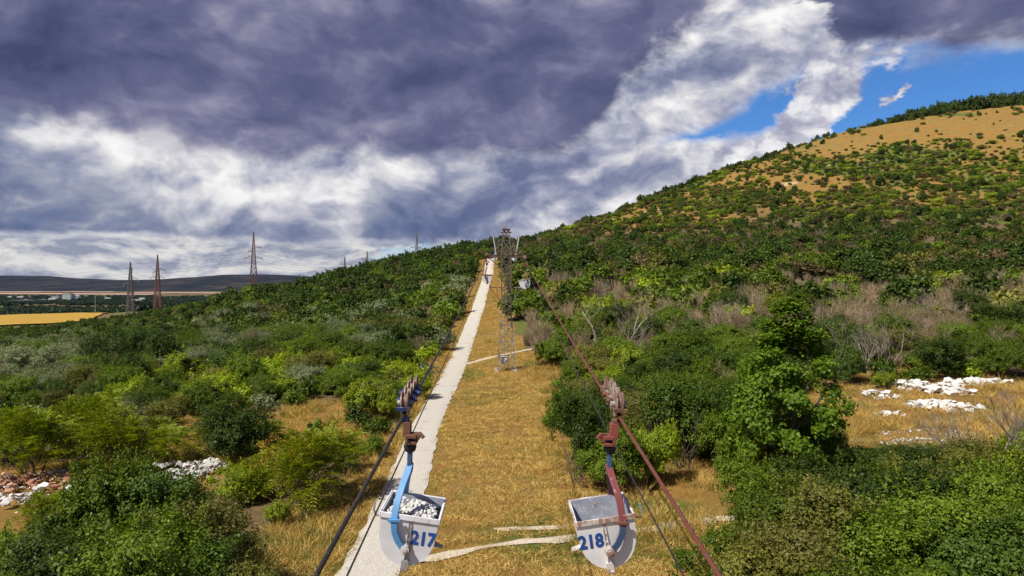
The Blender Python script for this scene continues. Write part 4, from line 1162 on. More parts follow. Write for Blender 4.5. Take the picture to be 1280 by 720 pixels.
# rocks ------------------------------------------------------------
def rock_mesh(seed, flat=0.7):
    rng = np.random.default_rng(seed); bm = bmesh.new()
    for q in sph(13, rng): bm.verts.new(Vector(q * rng.uniform(0.75, 1.0)) * 0.5)
    r = bmesh.ops.convex_hull(bm, input=bm.verts)
    for v in [v for v in bm.verts if not v.link_faces]: bm.verts.remove(v)
    for v in bm.verts: v.co.z *= flat
    me = bpy.data.meshes.new('stone'); bm.to_mesh(me); bm.free(); return me
def stone_mat(name, a, bb):
    m, g, b = new_mat(name); c = g.coord('Object'); oi = m.node_tree.nodes.new('ShaderNodeObjectInfo')
    geo = m.node_tree.nodes.new('ShaderNodeNewGeometry')
    n = g.noise(c, 5, 6, 0.65)
    f = g.add(g.mul(g.sub(n, 0.5), 0.9), g.m('FRACT', g.add(oi.outputs['Random'], geo.outputs['Random Per Island'])))
    g.put(b.inputs['Base Color'], g.mix(f, a, bb)); b.inputs['Roughness'].default_value = 0.9; bump(g, b, n, 0.5, 0.04)
    return m
M_CHALK = stone_mat('white_chalk', (0.46, 0.45, 0.42), (0.76, 0.75, 0.73))
M_SLAB = stone_mat('grey_slab', (0.40, 0.38, 0.36), (0.62, 0.60, 0.58))
M_BRICK = stone_mat('brick_rubble', (0.36, 0.15, 0.085), (0.50, 0.30, 0.21))

def merged_rocks(name, items, mat, parent=None):
    """items: (centre, size, seed) -> one mesh of loose stones"""
    base = [rock_mesh(900 + i) for i in range(6)]; V = []; F = []
    data = []
    for b in base:
        co = np.empty(len(b.vertices) * 3); b.vertices.foreach_get('co', co); data.append((co.reshape(-1, 3), [tuple(p.vertices) for p in b.polygons]))
    nb = 0
    for c, s, k in items:
        co, fs = data[k % 6]; rr = np.array(Matrix.Rotation(k * 1.7, 3, 'Z') @ Matrix.Rotation(k * 0.9, 3, 'X'))
        V.append(co @ rr.T * s + np.array(c)); F += [tuple(i + nb for i in f) for f in fs]; nb += len(co)
    me = bpy.data.meshes.new(name); me.from_pydata(np.concatenate(V).tolist(), [], F); me.update()
    for b in base: bpy.data.meshes.remove(b)
    return link(name, me, mat, parent)

def load217():
    rng = random.Random(4); it = []
    M = Matrix.Translation((-GAUGE, 14.05, rope_z(14.05))) @ Matrix.Translation((0, 0, -2.70)) @ Matrix.Rotation(R(8.5), 4, 'Y')
    for layer, zz in ((0, 0.36), (1, 0.51)):
        for k in range(190):
            x, y = rng.uniform(-0.47, 0.47), rng.uniform(-0.55, 0.55)
            heap = 0.09 * (1 - (y / 0.6) ** 2) * (1 - (x / 0.62) ** 2) + 0.05 * math.sin(6 * x) * math.cos(5 * y)
            it.append((tuple(M @ Vector((x, y, zz + heap))), rng.uniform(0.07, 0.19), k + 200 * layer))
    tag(merged_rocks('limestone_load', it, M_CHALK), 'white limestone lumps filling bucket 217', 'stones', None, 'stuff')
load217()

STONES = [rock_mesh(500 + i, 0.62) for i in range(6)]
HEAPS = []
def heap(name, spots, mat, label, smin, smax, n, small, seed):
    """spots: (px, py, rx, ry) ellipses on the ground"""
    rng = random.Random(seed); q0 = g_pt(spots[0][0], spots[0][1]); o = empty(name, (q0[0], q0[1], gz1(q0[0], q0[1])))
    its = []; HEAPS.extend((*g_pt(q[0], q[1])[:2], q[2], q[3]) for q in spots)
    meshes = []
    for b in STONES:
        c = b.copy(); c.materials.append(mat); meshes.append(c)
    for k in range(n + small):
        px, py, rx, ry = spots[rng.randrange(len(spots))]; q = g_pt(px, py); a = rng.uniform(0, 6.28); rr = math.sqrt(rng.random())
        x, y = q[0] + rx * rr * math.cos(a), q[1] + ry * rr * math.sin(a); mound = (1 - rr * rr) * min(rx, ry) * 0.24
        z = gz1(x, y) + mound
        if k < n:
            s = rng.uniform(smin, smax); st = link('stone', meshes[k % 6], None, o, (x - q0[0], y - q0[1], z - o.location.z + s * 0.12), (rng.uniform(-.5, .5), rng.uniform(-.5, .5), rng.uniform(0, 6.28)))
            st.scale = (s, s * rng.uniform(0.7, 1.2), s * rng.uniform(0.7, 1.1))
        else: its.append(((x - q0[0], y - q0[1], z - o.location.z), rng.uniform(smin * 0.3, smin * 0.9), k))
    sm = merged_rocks('small_rubble', its, mat, o); sm['kind'] = 'stuff'
    tag(o, label, 'rubble')
heap('rubble_heap', [(15, 612, 4.0, 2.2), (55, 606, 3.0, 1.6), (-20, 620, 4, 2)], M_BRICK, 'heap of broken red-brown brick rubble in the scrub left open to the sun', 0.28, 0.65, 95, 260, 1)
heap('rubble_heap', [(10, 634, 3.2, 1.5), (25, 622, 3.5, 1.4), (55, 600, 3.0, 1.0)], M_CHALK, 'white plaster rubble spilled in front of the brick rubble', 0.25, 0.6, 80, 200, 2)
heap('rubble_heap', [(225, 590, 2.6, 1.8), (255, 598, 2.2, 1.6), (215, 600, 2, 1.2)], M_SLAB, 'low pale grey rubble heap below the dark round shrub', 0.25, 0.75, 70, 220, 3)
heap('rubble_heap', [(252, 581, 1.2, 0.8), (264, 584, 0.9, 0.6)], M_CHALK, 'small bright white stone pile on top of the grey rubble heap', 0.2, 0.5, 40, 100, 4)
heap('chalk_rocks', [(1135, 484, 3.2, 1.3), (1165, 486, 3.2, 1.3), (1190, 492, 2.4, 1.2), (1212, 480, 3, 1.0), (1232, 481, 2.2, 0.9)], M_CHALK, 'broken ridge of white chalk rocks across the dry clearing', 0.45, 1.25, 130, 260, 5)
heap('chalk_rocks', [(1172, 511, 2.6, 1.2), (1190, 513, 2.4, 1.1), (1163, 508, 1.6, 0.9)], M_CHALK, 'flat white chalk rock patch in front of the chalk ridge', 0.45, 1.15, 70, 120, 6)
heap('chalk_rocks', [(1094, 495, 1.6, 1.2), (1112, 500, 1.3, 1.0), (1112, 521, 1.2, 0.8)], M_CHALK, 'scattered white chalk stones next to the tall broad-leaved tree', 0.3, 0.8, 40, 80, 7)
heap('chalk_rocks', [(1160, 545, 3.6, 1.6), (1150, 556, 2.5, 1.2)], M_SLAB, 'low pale gravel scatter at the lower edge of the dry clearing', 0.12, 0.3, 40, 240, 8)

# ------------------------------------------------------------------ ropeway tower
M_SHAFT = paint_mat('weathered_dark_steel', (0.15, 0.125, 0.115), (0.21, 0.10, 0.07), 0.48, 0.6, 0.2)
def tower():
    x0, y0 = 0.12, 80.0; zb = gz1(x0, y0) - 0.05
    o = empty('ropeway_tower', (x0, y0, zb))
    def hw(z): return 1.06 + (0.54 - 1.06) * min(z, 7.3) / 7.3 if z < 13.9 else 0.54 - 0.26 * (z - 13.9) / 2.6
    H = [0.0, 1.7, 3.4, 5.3, 7.3, 8.4, 9.5, 10.6, 11.7, 12.8, 13.9, 15.2, 16.5]
    cs = [(-1, -1), (1, -1), (1, 1), (-1, 1)]
    def pt(i, z): w = hw(z); return Vector((cs[i][0] * w, cs[i][1] * w, z))
    for i in range(4):
        mb = MB()
        mb.bar(pt(i, 0), pt(i, 7.3), 0.12); lg = mb.build('leg', M_STEEL, o)
        mb = MB()
        for a, b in ((7.3, 13.9), (13.9, 16.5)): mb.bar(pt(i, a), pt(i, b), 0.12)
        mb.build('leg_extension', M_SHAFT, lg)
        f = MB(); f.box((cs[i][0] * 1.06, cs[i][1] * 1.06, 0.04), (0.45, 0.45, 0.34)); f.build('footing', M_SLAB, o, False, 0.02)
    for k, z in enumerate(H):
        mat = M_STEEL if z < 7 else M_SHAFT
        for i in range(4):
            if k:
                mb = MB(); mb.bar(pt(i, z), pt((i + 1) % 4, z), 0.07); mb.build('cross_strut', mat, o)
            if k < len(H) - 1:
                z2 = H[k + 1]; j = (i + 1) % 4
                mb = MB(); mb.bar(pt(i, z), pt(j, z2), 0.06 if z < 7 else 0.085); mb.build('brace', mat, o)
                mb = MB(); mb.bar(pt(j, z) * 1.004, pt(i, z2) * 1.004, 0.06 if z < 7 else 0.085); mb.build('brace', mat, o)
    # ladder inside the mast
    mb = MB()
    for x in (-0.2, 0.2): mb.bar((x, 0.1, 0.3), (x, 0.1, 14), 0.05)
    for k in range(34): mb.bar((-0.2, 0.1, 0.6 + 0.4 * k), (0.2, 0.1, 0.6 + 0.4 * k), 0.03)
    mb.build('ladder', M_STEEL, o)
    # equipment box low in the mast
    mb = MB(); mb.box((-0.25, -0.2, 1.25), (0.8, 0.6, 0.75)); mb.box((-0.25, -0.2, 1.66), (0.9, 0.7, 0.06)); mb.build('control_box', M_WHITEPOST, o, False, 0.02)
    # main cross arm with cable saddles
    zt = rope_z(80) - zb
    for sy in (-1, 1):
        mb = MB(); mb.bar((-2.2, sy * 0.45, zt - 0.22), (2.2, sy * 0.45, zt - 0.22), 0.12, 0.22); mb.build('cross_arm', M_RUST, o)
        mb = MB(); mb.bar((-2.15, sy * 0.45, zt - 0.30), (-0.6, sy * 0.5, zt - 1.5), 0.08); mb.build('arm_brace', M_RUST, o)
        mb = MB(); mb.bar((2.15, sy * 0.45, zt - 0.30), (0.6, sy * 0.5, zt - 1.5), 0.08); mb.build('arm_brace', M_RUST, o)
    mb = MB()
    for x in np.arange(-1.9, 2.0, 0.28): mb.box((float(x), 0, zt - 0.08), (0.22, 1.1, 0.04))
    mb.build('walkway', M_RUST, o)
    for sx in (-1, 1):
        x = sx * GAUGE - x0
        mb = MB(); n = 9; pts = []
        for k in range(n):
            u = -1 + 2 * k / (n - 1); pts.append((x, u * 1.15, zt - 0.075 + 0.094 * u * 1.15 - 0.05 * u * u))
        mb.ribbon(pts, (0, 0, 1), 0.16, 0.09); mb.box((x, 0, zt - 0.19), (0.16, 1.0, 0.14)); mb.build('cable_saddle', M_RUSTRED, o, False, 0.01)
        # leaning white posts with a top bracket and stay
        mb = MB(); mb.tube([(sx * 1.15, -0.1, zt - 0.05), (sx * 1.55, -0.1, zt + 2.35)], [0.09, 0.055], 10); mb.build('leaning_post', M_WHITEPOST, o, True)
        mb = MB(); mb.bar((sx * 1.50, -0.1, zt + 2.1), (sx * 0.55, -0.1, zt + 0.2), 0.05); mb.build('stay', M_RUST, o)
        # guard hoops beside the mast head
        for q, (cx, cz, rr) in enumerate(((0.72, zt + 0.75, 0.34), (0.66, zt + 1.45, 0.28))):
            mb = MB(); mb.tube([(sx * (cx + rr * math.cos(a)), -0.3, cz + rr * math.sin(a)) for a in np.linspace(0, 2 * math.pi, 17)], 0.03, 6, False); mb.build('hoop', M_STEEL, o, True)
        # lower outrigger with rollers for the haul cable
        zl = 9.75
        mb = MB()
        for sy in (-1, 1):
            mb.bar((sx * 0.5, sy * 0.35, zl), (sx * 2.0, sy * 0.25, zl), 0.10); mb.bar((sx * 1.95, sy * 0.25, zl - 0.05), (sx * 0.55, sy * 0.45, zl - 1.7), 0.08)
        mb.bar((sx * 1.15, -0.3, zl), (sx * 0.95, -0.38, zl - 1.1), 0.06)
        mb.build('outrigger', M_RUSTRED if sx < 0 else M_STEEL, o)
        mb = MB(); mb.lathe((sx * 1.9, 0, zl + 0.2), (1, 0, 0), [(-0.08, 0.2), (-0.03, 0.15), (0.03, 0.15), (0.08, 0.2)], 16); mb.bar((sx * 1.9, -0.28, zl + 0.1), (sx * 1.9, 0.28, zl + 0.1), 0.05); mb.build('roller', M_RUST, o)
    # head: cap frame, rails and thin rods
    mb = MB(); mb.box((0, 0, 16.56), (0.95, 0.95, 0.14)); mb.box((0, 0, 16.2), (1.25, 0.7, 0.10)); mb.build('mast_cap', M_RUST, o, False, 0.02)
    for sx, dx in ((-0.4, -0.3), (0.45, 0.3), (-0.1, 0.05)):
        mb = MB(); mb.tube([(sx, 0, 16.6), (sx + dx, 0, 17.3)], [0.03, 0.02], 6); mb.build('rod', M_STEEL, o)
    for sy in (-1, 1):
        mb = MB()
        for x in (-1.9, -1.2, -0.7, 0.7, 1.2, 1.9): mb.bar((x, sy * 0.54, zt - 0.1), (x, sy * 0.54, zt + 0.75), 0.035)
        for zz in (0.4, 0.75): mb.bar((-1.9, sy * 0.54, zt + zz), (1.9, sy * 0.54, zt + zz), 0.03)
        mb.build('railing', M_RUST, o)
    tag(o, 'steel lattice ropeway tower with cross arm standing on the mown strip', 'tower')
tower()

# ------------------------------------------------------------------ power line pylons
M_PYLON = paint_mat('pylon_steel', (0.17, 0.145, 0.14), (0.22, 0.11, 0.08), 0.5, 0.6, 0.2, 0.3)
M_PYLRED = paint_mat('pylon_red_lead', (0.22, 0.10, 0.085), (0.15, 0.12, 0.11), 0.5, 0.6, 0.2, 0.3)
M_INS = paint_mat('insulator_glass', (0.30, 0.32, 0.34), (0.40, 0.40, 0.40), 0.5, 0.3)
def pylon(px, top_py, D, base_hw, mat, label, arms, rot=0.0, name='power_pylon', thick=0.26):
    q = P(px, top_py, D); zb = gz1(q[0], q[1]) - 0.2; H = q[2] - zb
    o = empty(name, (q[0], q[1], zb), rot); ends = []
    def hw(z): t = z / H; return base_hw * (1 - t / 0.62) + 0.75 * t / 0.62 if t < 0.62 else 0.75 - 0.65 * (t - 0.62) / 0.38
    cs = [(-1, -1), (1, -1), (1, 1), (-1, 1)]
    def pt(i, z): w = hw(z); return Vector((cs[i][0] * w, cs[i][1] * w, z))
    lv = [0]; 
    while lv[-1] < H - 1.2: lv.append(min(H, lv[-1] + max(1.3, 1.7 * hw(lv[-1]))))
    for i in range(4):
        mb = MB()
        for a, b in ((0, H * .62), (H * .62, H)): mb.bar(pt(i, a), pt(i, b), thick)
        mb.build('leg', mat, o)
        br = MB(); j = (i + 1) % 4
        for a, b in zip(lv[:-1], lv[1:]):
            br.bar(pt(i, a), pt(j, b), thick * .55); br.bar(pt(j, a) * 1.003, pt(i, b) * 1.003, thick * .55); br.bar(pt(i, b), pt(j, b), thick * .55)
        br.build('lattice_face', mat, o)
    for zt, L, sides in arms:
        z = zt * H
        for sx in sides:
            mb = MB(); w = hw(z)
            for sy in (-1, 1):
                mb.bar((sx * w, sy * w, z), (sx * L, 0, z), thick * .6); mb.bar((sx * w, sy * w, z + 1.1), (sx * L, 0, z), thick * .5)
            for k in (0.35, 0.7): mb.bar((sx * (w + (L - w) * k), 0, z), (sx * (w + (L - w) * k), 0, z + 1.1 * (1 - k)), thick * .4)
            mb.build('cross_arm', mat, o)
            ins = MB(); ins.lathe((sx * L, 0, z - 0.75), (0, 0, 1), [(-0.75, 0.05)] + [(-0.6 + 0.12 * k, 0.16 if k % 2 else 0.07) for k in range(10)] + [(0.75, 0.05)], 8); ins.build('insulator', M_INS, o)
            c, s_ = math.cos(rot), math.sin(rot); ends.append(Vector((q[0] + c * sx * L, q[1] + s_ * sx * L, zb + z - 1.5)))
    tag(o, label, 'pylon'); return ends
LR = (-1, 1)
eA = pylon(163, 327, 330, 1.7, M_PYLON, 'grey lattice pylon closest to the yellow field', [(0.70, 3.4, (1,)), (0.62, 3.0, (-1,)), (0.86, 0.9, (1,))], 0.2)
eB = pylon(197, 318, 350, 1.8, M_PYLRED, 'rust-red lattice pylon next to the grey one near the yellow field', [(0.62, 3.4, LR), (0.75, 3.6, (1,)), (0.70, 2.4, (-1,))], 0.2)
eC = pylon(317, 290, 300, 2.0, M_PYLRED, 'tallest rust-red lattice pylon rising behind the thicket', [(0.78, 3.4, (1,)), (0.72, 2.4, (-1,)), (0.63, 3.8, LR)], 0.25)
eD = pylon(431, 321, 420, 1.1, M_PYLON, 'small three-armed pylon farthest down the wooded ridge', [(0.80, 3.6, LR), (0.62, 3.2, (1,))], 0.1, thick=0.3)
eE = pylon(459, 314, 440, 1.1, M_PYLON, 'small pylon showing just above the dark ridge wood beside another', [(0.80, 3.6, LR), (0.66, 3.2, (1,))], 0.1, thick=0.3)
eF = pylon(521, 292, 360, 1.1, M_PYLON, 'slim three-armed pylon standing clear on the crest of the wooded ridge', [(0.82, 3.4, (1,)), (0.70, 4.2, (1,)), (0.72, 3.6, (-1,))], 0.1, thick=0.3)
M_WIRE = paint_mat('wire', (0.10, 0.10, 0.11), (0.14, 0.13, 0.13), 0.5, 0.5)
def wire(a, b, sag, label, r=0.035):
    a, b = Vector(a), Vector(b); pts = []
    for k in range(25):
        t = k / 24; p = a.lerp(b, t); p.z -= 4 * sag * t * (1 - t); pts.append(p)
    mb = MB(); mb.tube(pts, r, 5); tag(mb.build('power_wire', M_WIRE, None, True), label, 'wire', 'power wires between the pylons')
for i, e in enumerate(eC[:4]):
    wire(e, P(-260, 349 + 7 * i, 560), 5, 'thin wire running from the tallest pylon out over the yellow field')
    wire(e, (eF + eF)[i] , 7, 'thin wire running from the tallest pylon to the ridge-crest pylon')
for i, e in enumerate(eB[:3]):
    wire(e, eD[i % 3], 6, 'thin wire running from the rust-red pylon behind the ridge')
for i, e in enumerate(eA[:2]):
    wire(e, P(-300, 356 + 8 * i, 520), 5, 'thin wire running from the grey pylon out over the field')
for e, f_ in zip(eD, eE): wire(e, f_, 3, 'thin wire between the two small ridge pylons')
for e, f_ in zip(eE, eF): wire(e, f_, 4, 'thin wire from the small ridge pylon up to the crest pylon')
def pole(px, top, D, label):
    q = P(px, top, D); zb = gz1(q[0], q[1]); o = empty('utility_pole', (q[0], q[1], zb)); H = q[2] - zb
    mb = MB(); mb.tube([(0, 0, 0), (0, 0, H)], [0.13, 0.09], 8); mb.build('pole', M_WHITEPOST, o, True)
    mb = MB(); mb.bar((-1.1, 0, H - 0.5), (1.1, 0, H - 0.5), 0.14)
    for x in (-1, 0, 1): mb.cyl((x, 0, H - 0.25), (0, 0, 1), 0.08, 0.4, 6)
    mb.build('cross_arm', M_PYLON, o); tag(o, label, 'pole')
pole(377, 343, 300, 'pale utility pole against the far blue mesa')
pole(119, 369, 470, 'lone utility pole at the end of the yellow field')

# ------------------------------------------------------------------ far land
def sheet(name, ring, mat, lift, nx=24, ny=14):
    """a field laid over the ground between four corners (x,y): near-left, near-right, far-right, far-left"""
    a, b, c, d = [np.array(q, float) for q in ring]; u, v = np.meshgrid(np.linspace(0, 1, nx), np.linspace(0, 1, ny))
    u = u[..., None]; v = v[..., None]; p = (a * (1 - u) + b * u) * (1 - v) + (d * (1 - u) + c * u) * v
    z = gz(p[..., 0], p[..., 1]) + lift; vv = np.concatenate([p, z[..., None]], -1).reshape(-1, 3)
    i = np.arange((ny - 1) * (nx - 1)); r_ = i // (nx - 1); c_ = i % (nx - 1); q = r_ * nx + c_
    return tag(link(name, np_mesh(name, vv, np.stack([q, q + 1, q + nx + 1, q + nx], -1), True), mat), kind='structure')
def field_mat(name, a, b_, sc):
    m, g, b = new_mat(name); c = g.coord('Object'); n = g.noise(c, sc, 6, 0.6); n2 = g.noise(g.vm('MULTIPLY', c, (1, 0.15, 1)), sc * 12, 4, 0.6)
    g.put(b.inputs['Base Color'], g.mix(g.add(g.mul(n, 0.6), g.mul(n2, 0.4)), a, b_)); b.inputs['Roughness'].default_value = 0.95; return m
def XY(px, D): q = P(px, 360, D); return q[:2]
sheet('sunflower_field', [XY(-260, 330), XY(112, 350), XY(140, 560), XY(-260, 560)], field_mat('sunflower_yellow', (0.27, 0.15, 0.012), (0.48, 0.30, 0.022), 0.03), 0.8)
M_STUB = field_mat('stubble_field', (0.42, 0.26, 0.18), (0.56, 0.38, 0.28), 0.002)
M_STUB2 = field_mat('ploughed_field', (0.30, 0.19, 0.14), (0.46, 0.33, 0.24), 0.002)
sheet('stubble_field', [XY(-80, 3150), XY(185, 3150), XY(215, 3400), XY(-80, 3420)], M_STUB, 3, 30, 8)
sheet('stubble_field', [XY(60, 3900), XY(140, 3850), XY(145, 4300), XY(40, 4300)], M_STUB2, 3, 30, 8)
sheet('stubble_field', [XY(-90, 3800), XY(45, 3700), XY(60, 4100), XY(-90, 4150)], M_STUB, 3, 30, 8)
sheet('stubble_field', [XY(165, 3600), XY(300, 3500), XY(320, 3900), XY(170, 3900)], M_STUB2, 3, 30, 8)

def hills():
    px = np.array([-900, -400, -100, 0, 60, 100, 150, 200, 250, 280, 340, 395, 430, 600, 900, 1400, 2200])
    py = np.array([352, 348, 344, 344, 345, 348, 350, 349, 346, 343, 343, 346, 349, 350, 348, 350, 352])
    pxs = np.linspace(-900, 2200, 320); tops = np.interp(pxs, px, py) + vnoise(pxs, pxs * 0, 17, 3) * 0.35
    rows = []; R_ = np.linspace(0, 1, 18)
    for t in R_:
        D = 4700 + 2600 * t; prof = float(_ss(0.0, 0.55, np.array(t)))
        pts = []
        for a, tp in zip(pxs, tops):
            xy = XY(a, D); z1 = 10 + (360 - tp) / FOC * 6100
            gul = vnoise(np.array([xy[0]]), np.array([xy[1]]), 330, 8)[0] * 16 * prof * (1 - prof) * 4 * 0.5
            z = -22 * (1 - prof) + z1 * prof + gul - (60 if t == 0 else 0)
            pts.append((xy[0], xy[1], z))
        rows.append(pts)
    v = np.array(rows).reshape(-1, 3); nx = len(pxs); ny = len(R_)
    i = np.arange((ny - 1) * (nx - 1)); r_ = i // (nx - 1); c_ = i % (nx - 1); q = r_ * nx + c_
    m, g, b = new_mat('far_hill_scrub'); c = g.coord('Object'); n = g.noise(g.vm('MULTIPLY', c, (1, 1, 4)), 0.004, 8, 0.65)
    g.put(b.inputs['Base Color'], g.ramp(n, [(0.35, (0.012, 0.017, 0.020)), (0.52, (0.024, 0.026, 0.026)), (0.68, (0.060, 0.048, 0.042))])); b.inputs['Roughness'].default_value = 1.0; b.inputs['Specular IOR Level'].default_value = 0.0
    tag(link('hills', np_mesh('hills', v, np.stack([q, q + 1, q + nx + 1, q + nx], -1), True), m), kind='structure')
hills()

# valley woods
M_VALLEY = leaf_mat('leaf_valley_wood', (0.020, 0.042, 0.014), (0.05, 0.085, 0.024), (0.03, 0.06, 0.018), 0.1)
vt = crown_leafy('valley_crown', 401, 9, 8, 6, 14, 420, 1.0, 1.4, 1.0)
def valley():
    rng = np.random.default_rng(31); pts = []
    for k in range(6500):
        D = 575 + (2750 - 575) * rng.random() ** 1.4; px = rng.uniform(-90, 460); x, y = XY(px, D)
        n = vnoise(np.array([x]), np.array([y]), 130, 4)[0]
        if n + 0.5 * vnoise(np.array([x]), np.array([y]), 45, 5)[0] < -0.28: continue
        pts.append((x, y, rng.uniform(0.7, 1.4) * (1.0 if D > 800 else 0.75)))
    A = np.array(pts); z = gz(A[:, 0], A[:, 1])
    src = link('valley_tree', vt, M_VALLEY, None, (A[0, 0], A[0, 1], z[0] - 0.3)); src.scale = [A[0, 2]] * 3
    tag(src, 'dark tree at the border of the far valley wood', 'tree')
    sc = np.stack([A[:, 2] * 1.3, A[:, 2] * 1.3, A[:, 2]], -1)[1:]
    instancer('valley_wood', np.stack([A[:, 0], A[:, 1], z - 0.3], -1)[1:], rng.uniform(0, 6.28, len(sc)), sc, np.zeros(len(sc)), [src], 'dark valley woods beyond the yellow field around the town', 'woodland')
valley()

# the town in the valley
M_WALLW = paint_mat('white_render', (0.62, 0.62, 0.60), (0.45, 0.44, 0.42), 0.5, 0.8, 0, 0.1)
M_ROOFG = paint_mat('grey_roof', (0.30, 0.30, 0.31), (0.22, 0.21, 0.2), 0.5, 0.8, 0, 0.1)
M_PANE = paint_mat('dark_window', (0.05, 0.06, 0.08), (0.08, 0.09, 0.1), 0.5, 0.3)
def building(px, D, w, dp, h, label, floors=4, cols=6, roof='flat', rot=0.1):
    x, y = XY(px, D); o = empty('building', (x, y, gz1(x, y) - 0.5), rot)
    mb = MB(); mb.box((0, 0, h / 2), (w, dp, h)); mb.build('wall', M_WALLW, o)
    mb = MB()
    if roof == 'flat': mb.box((0, 0, h + 0.35), (w + 0.8, dp + 0.8, 0.7)); mb.box((w * .2, 0, h + 1.7), (w * .2, dp * .4, 2.2))
    else: mb.poly([(-w / 2 - .4, -dp / 2 - .4, h), (w / 2 + .4, -dp / 2 - .4, h), (w / 2 + .4, dp / 2 + .4, h), (-w / 2 - .4, dp / 2 + .4, h), (-w / 2, 0, h + dp * .25), (w / 2, 0, h + dp * .25)], [(0, 1, 5, 4), (2, 3, 4, 5), (1, 2, 5), (3, 0, 4), (0, 3, 2, 1)])
    mb.build('roof', M_ROOFG, o)
    mb = MB()
    for f in range(floors):
        for c in range(cols): mb.box((-w / 2 + w * (c + .5) / cols, -dp / 2 - 0.05, h * (f + .55) / floors), (w / cols * .5, 0.2, h / floors * .45))
    wn = mb.build('windows', M_PANE, o); wn['kind'] = 'stuff'
    tag(o, label, 'building')
building(85, 1950, 24, 16, 24, 'tall white apartment block standing in the valley town', 7, 7)
building(92.5, 1960, 7, 12, 17, 'narrow lower block attached beside the tall apartment block', 5, 3)
building(70, 2250, 22, 14, 13, 'bright white block behind and apart from the tall apartment block', 4, 6)
building(29, 1750, 48, 26, 9, 'long low white factory hall at the near side of the valley town', 2, 12)
building(52, 1850, 30, 14, 8, 'low pale hall between the factory and the apartment block', 2, 8)
building(66, 1900, 18, 14, 9, 'pale gabled house close to the tall apartment block', 2, 5, 'gable')
building(26, 2250, 20, 12, 9, 'small pale gabled house behind the factory hall', 2, 4, 'gable')
building(97, 2200, 14, 12, 15, 'small white block behind the apartment block with a gable', 3, 4, 'gable')
building(171, 1800, 26, 14, 7, 'low pale shed seen past the grey pylon', 2, 6, 'gable')
building(178, 2000, 16, 12, 9, 'pale house behind the low shed past the grey pylon', 2, 4, 'gable')
building(135, 2100, 16, 12, 8, 'lone pale house among the dark valley trees', 2, 4, 'gable')
building(12, 2300, 16, 12, 8, 'pale house at the town edge farthest from the pylons', 2, 4, 'gable')

# ------------------------------------------------------------------ grasses
M_STRAW = leaf_mat('dry_straw', (0.42, 0.255, 0.055), (0.82, 0.63, 0.23), (0.49, 0.30, 0.08), 0.25, 0.8, 0.7)
M_GRASSG = leaf_mat('green_grass', (0.115, 0.150, 0.020), (0.26, 0.27, 0.05), (0.22, 0.20, 0.035), 0.3, 0.7)
def tuft(name, seed, n, ln, wd, spread, lay, mat):
    rng = np.random.default_rng(seed); pos = np.stack([rng.normal(0, spread, n), rng.normal(0, spread, n), np.zeros(n)], -1)
    d = rng.normal(size=(n, 3)) * lay; d[:, 2] = np.abs(d[:, 2]) * 0.3 + 1.0 - lay * 0.75
    nr = rng.normal(size=(n, 3)); nr[:, 2] += 0.6
    v = leaves(pos, nr, ln, wd, rng, 0.0, d); v[:, 2] = np.maximum(v[:, 2], -0.03)
    me = np_mesh(name, v, quads(v)); me.materials.append(mat); return me
T_MOWN = [tuft('mown_tuft', 1, 26, 0.24, 0.018, 0.12, 0.72, M_STRAW), tuft('mown_tuft', 2, 26, 0.27, 0.018, 0.14, 0.95, M_STRAW), tuft('mown_tuft', 5, 22, 0.15, 0.017, 0.14, 0.7, M_GRASSG)]
T_TALL = [tuft('tall_tuft', 3, 36, 0.70, 0.018, 0.18, 0.42, M_STRAW), tuft('tall_tuft', 4, 34, 0.5, 0.018, 0.17, 0.5, M_STRAW), tuft('tall_tuft', 6, 34, 0.45, 0.020, 0.17, 0.5, M_GRASSG)]
def grass(name, meshes, x, y, rng, gfrac, smin, smax, label):
    z = gz(x, y); n = len(x)
    var = np.where(rng.random(n) < gfrac, 2, rng.integers(0, 2, n)); s = rng.uniform(smin, smax, n) * (1 + np.clip(np.hypot(x, y) - 40, 0, 200) * 0.006)
    src = []
    for i in range(3):
        o = link('grass_tuft', meshes[i], None, None, (x[i], y[i], z[i])); tag(o, 'single ' + ['straw-coloured', 'pale dry', 'greenish'][i] + ' grass tuft ' + ('on the mown strip' if name == 'mown_grass' else 'in the rough grass'), 'grass', None, 'stuff'); src.append(o)
    instancer(name, np.stack([x, y, z], -1)[3:], rng.uniform(0, 6.28, n - 3), np.stack([s, s, s * (0.6 if name == 'mown_grass' else 1.0)], -1)[3:], var[3:], src, label, 'grass')
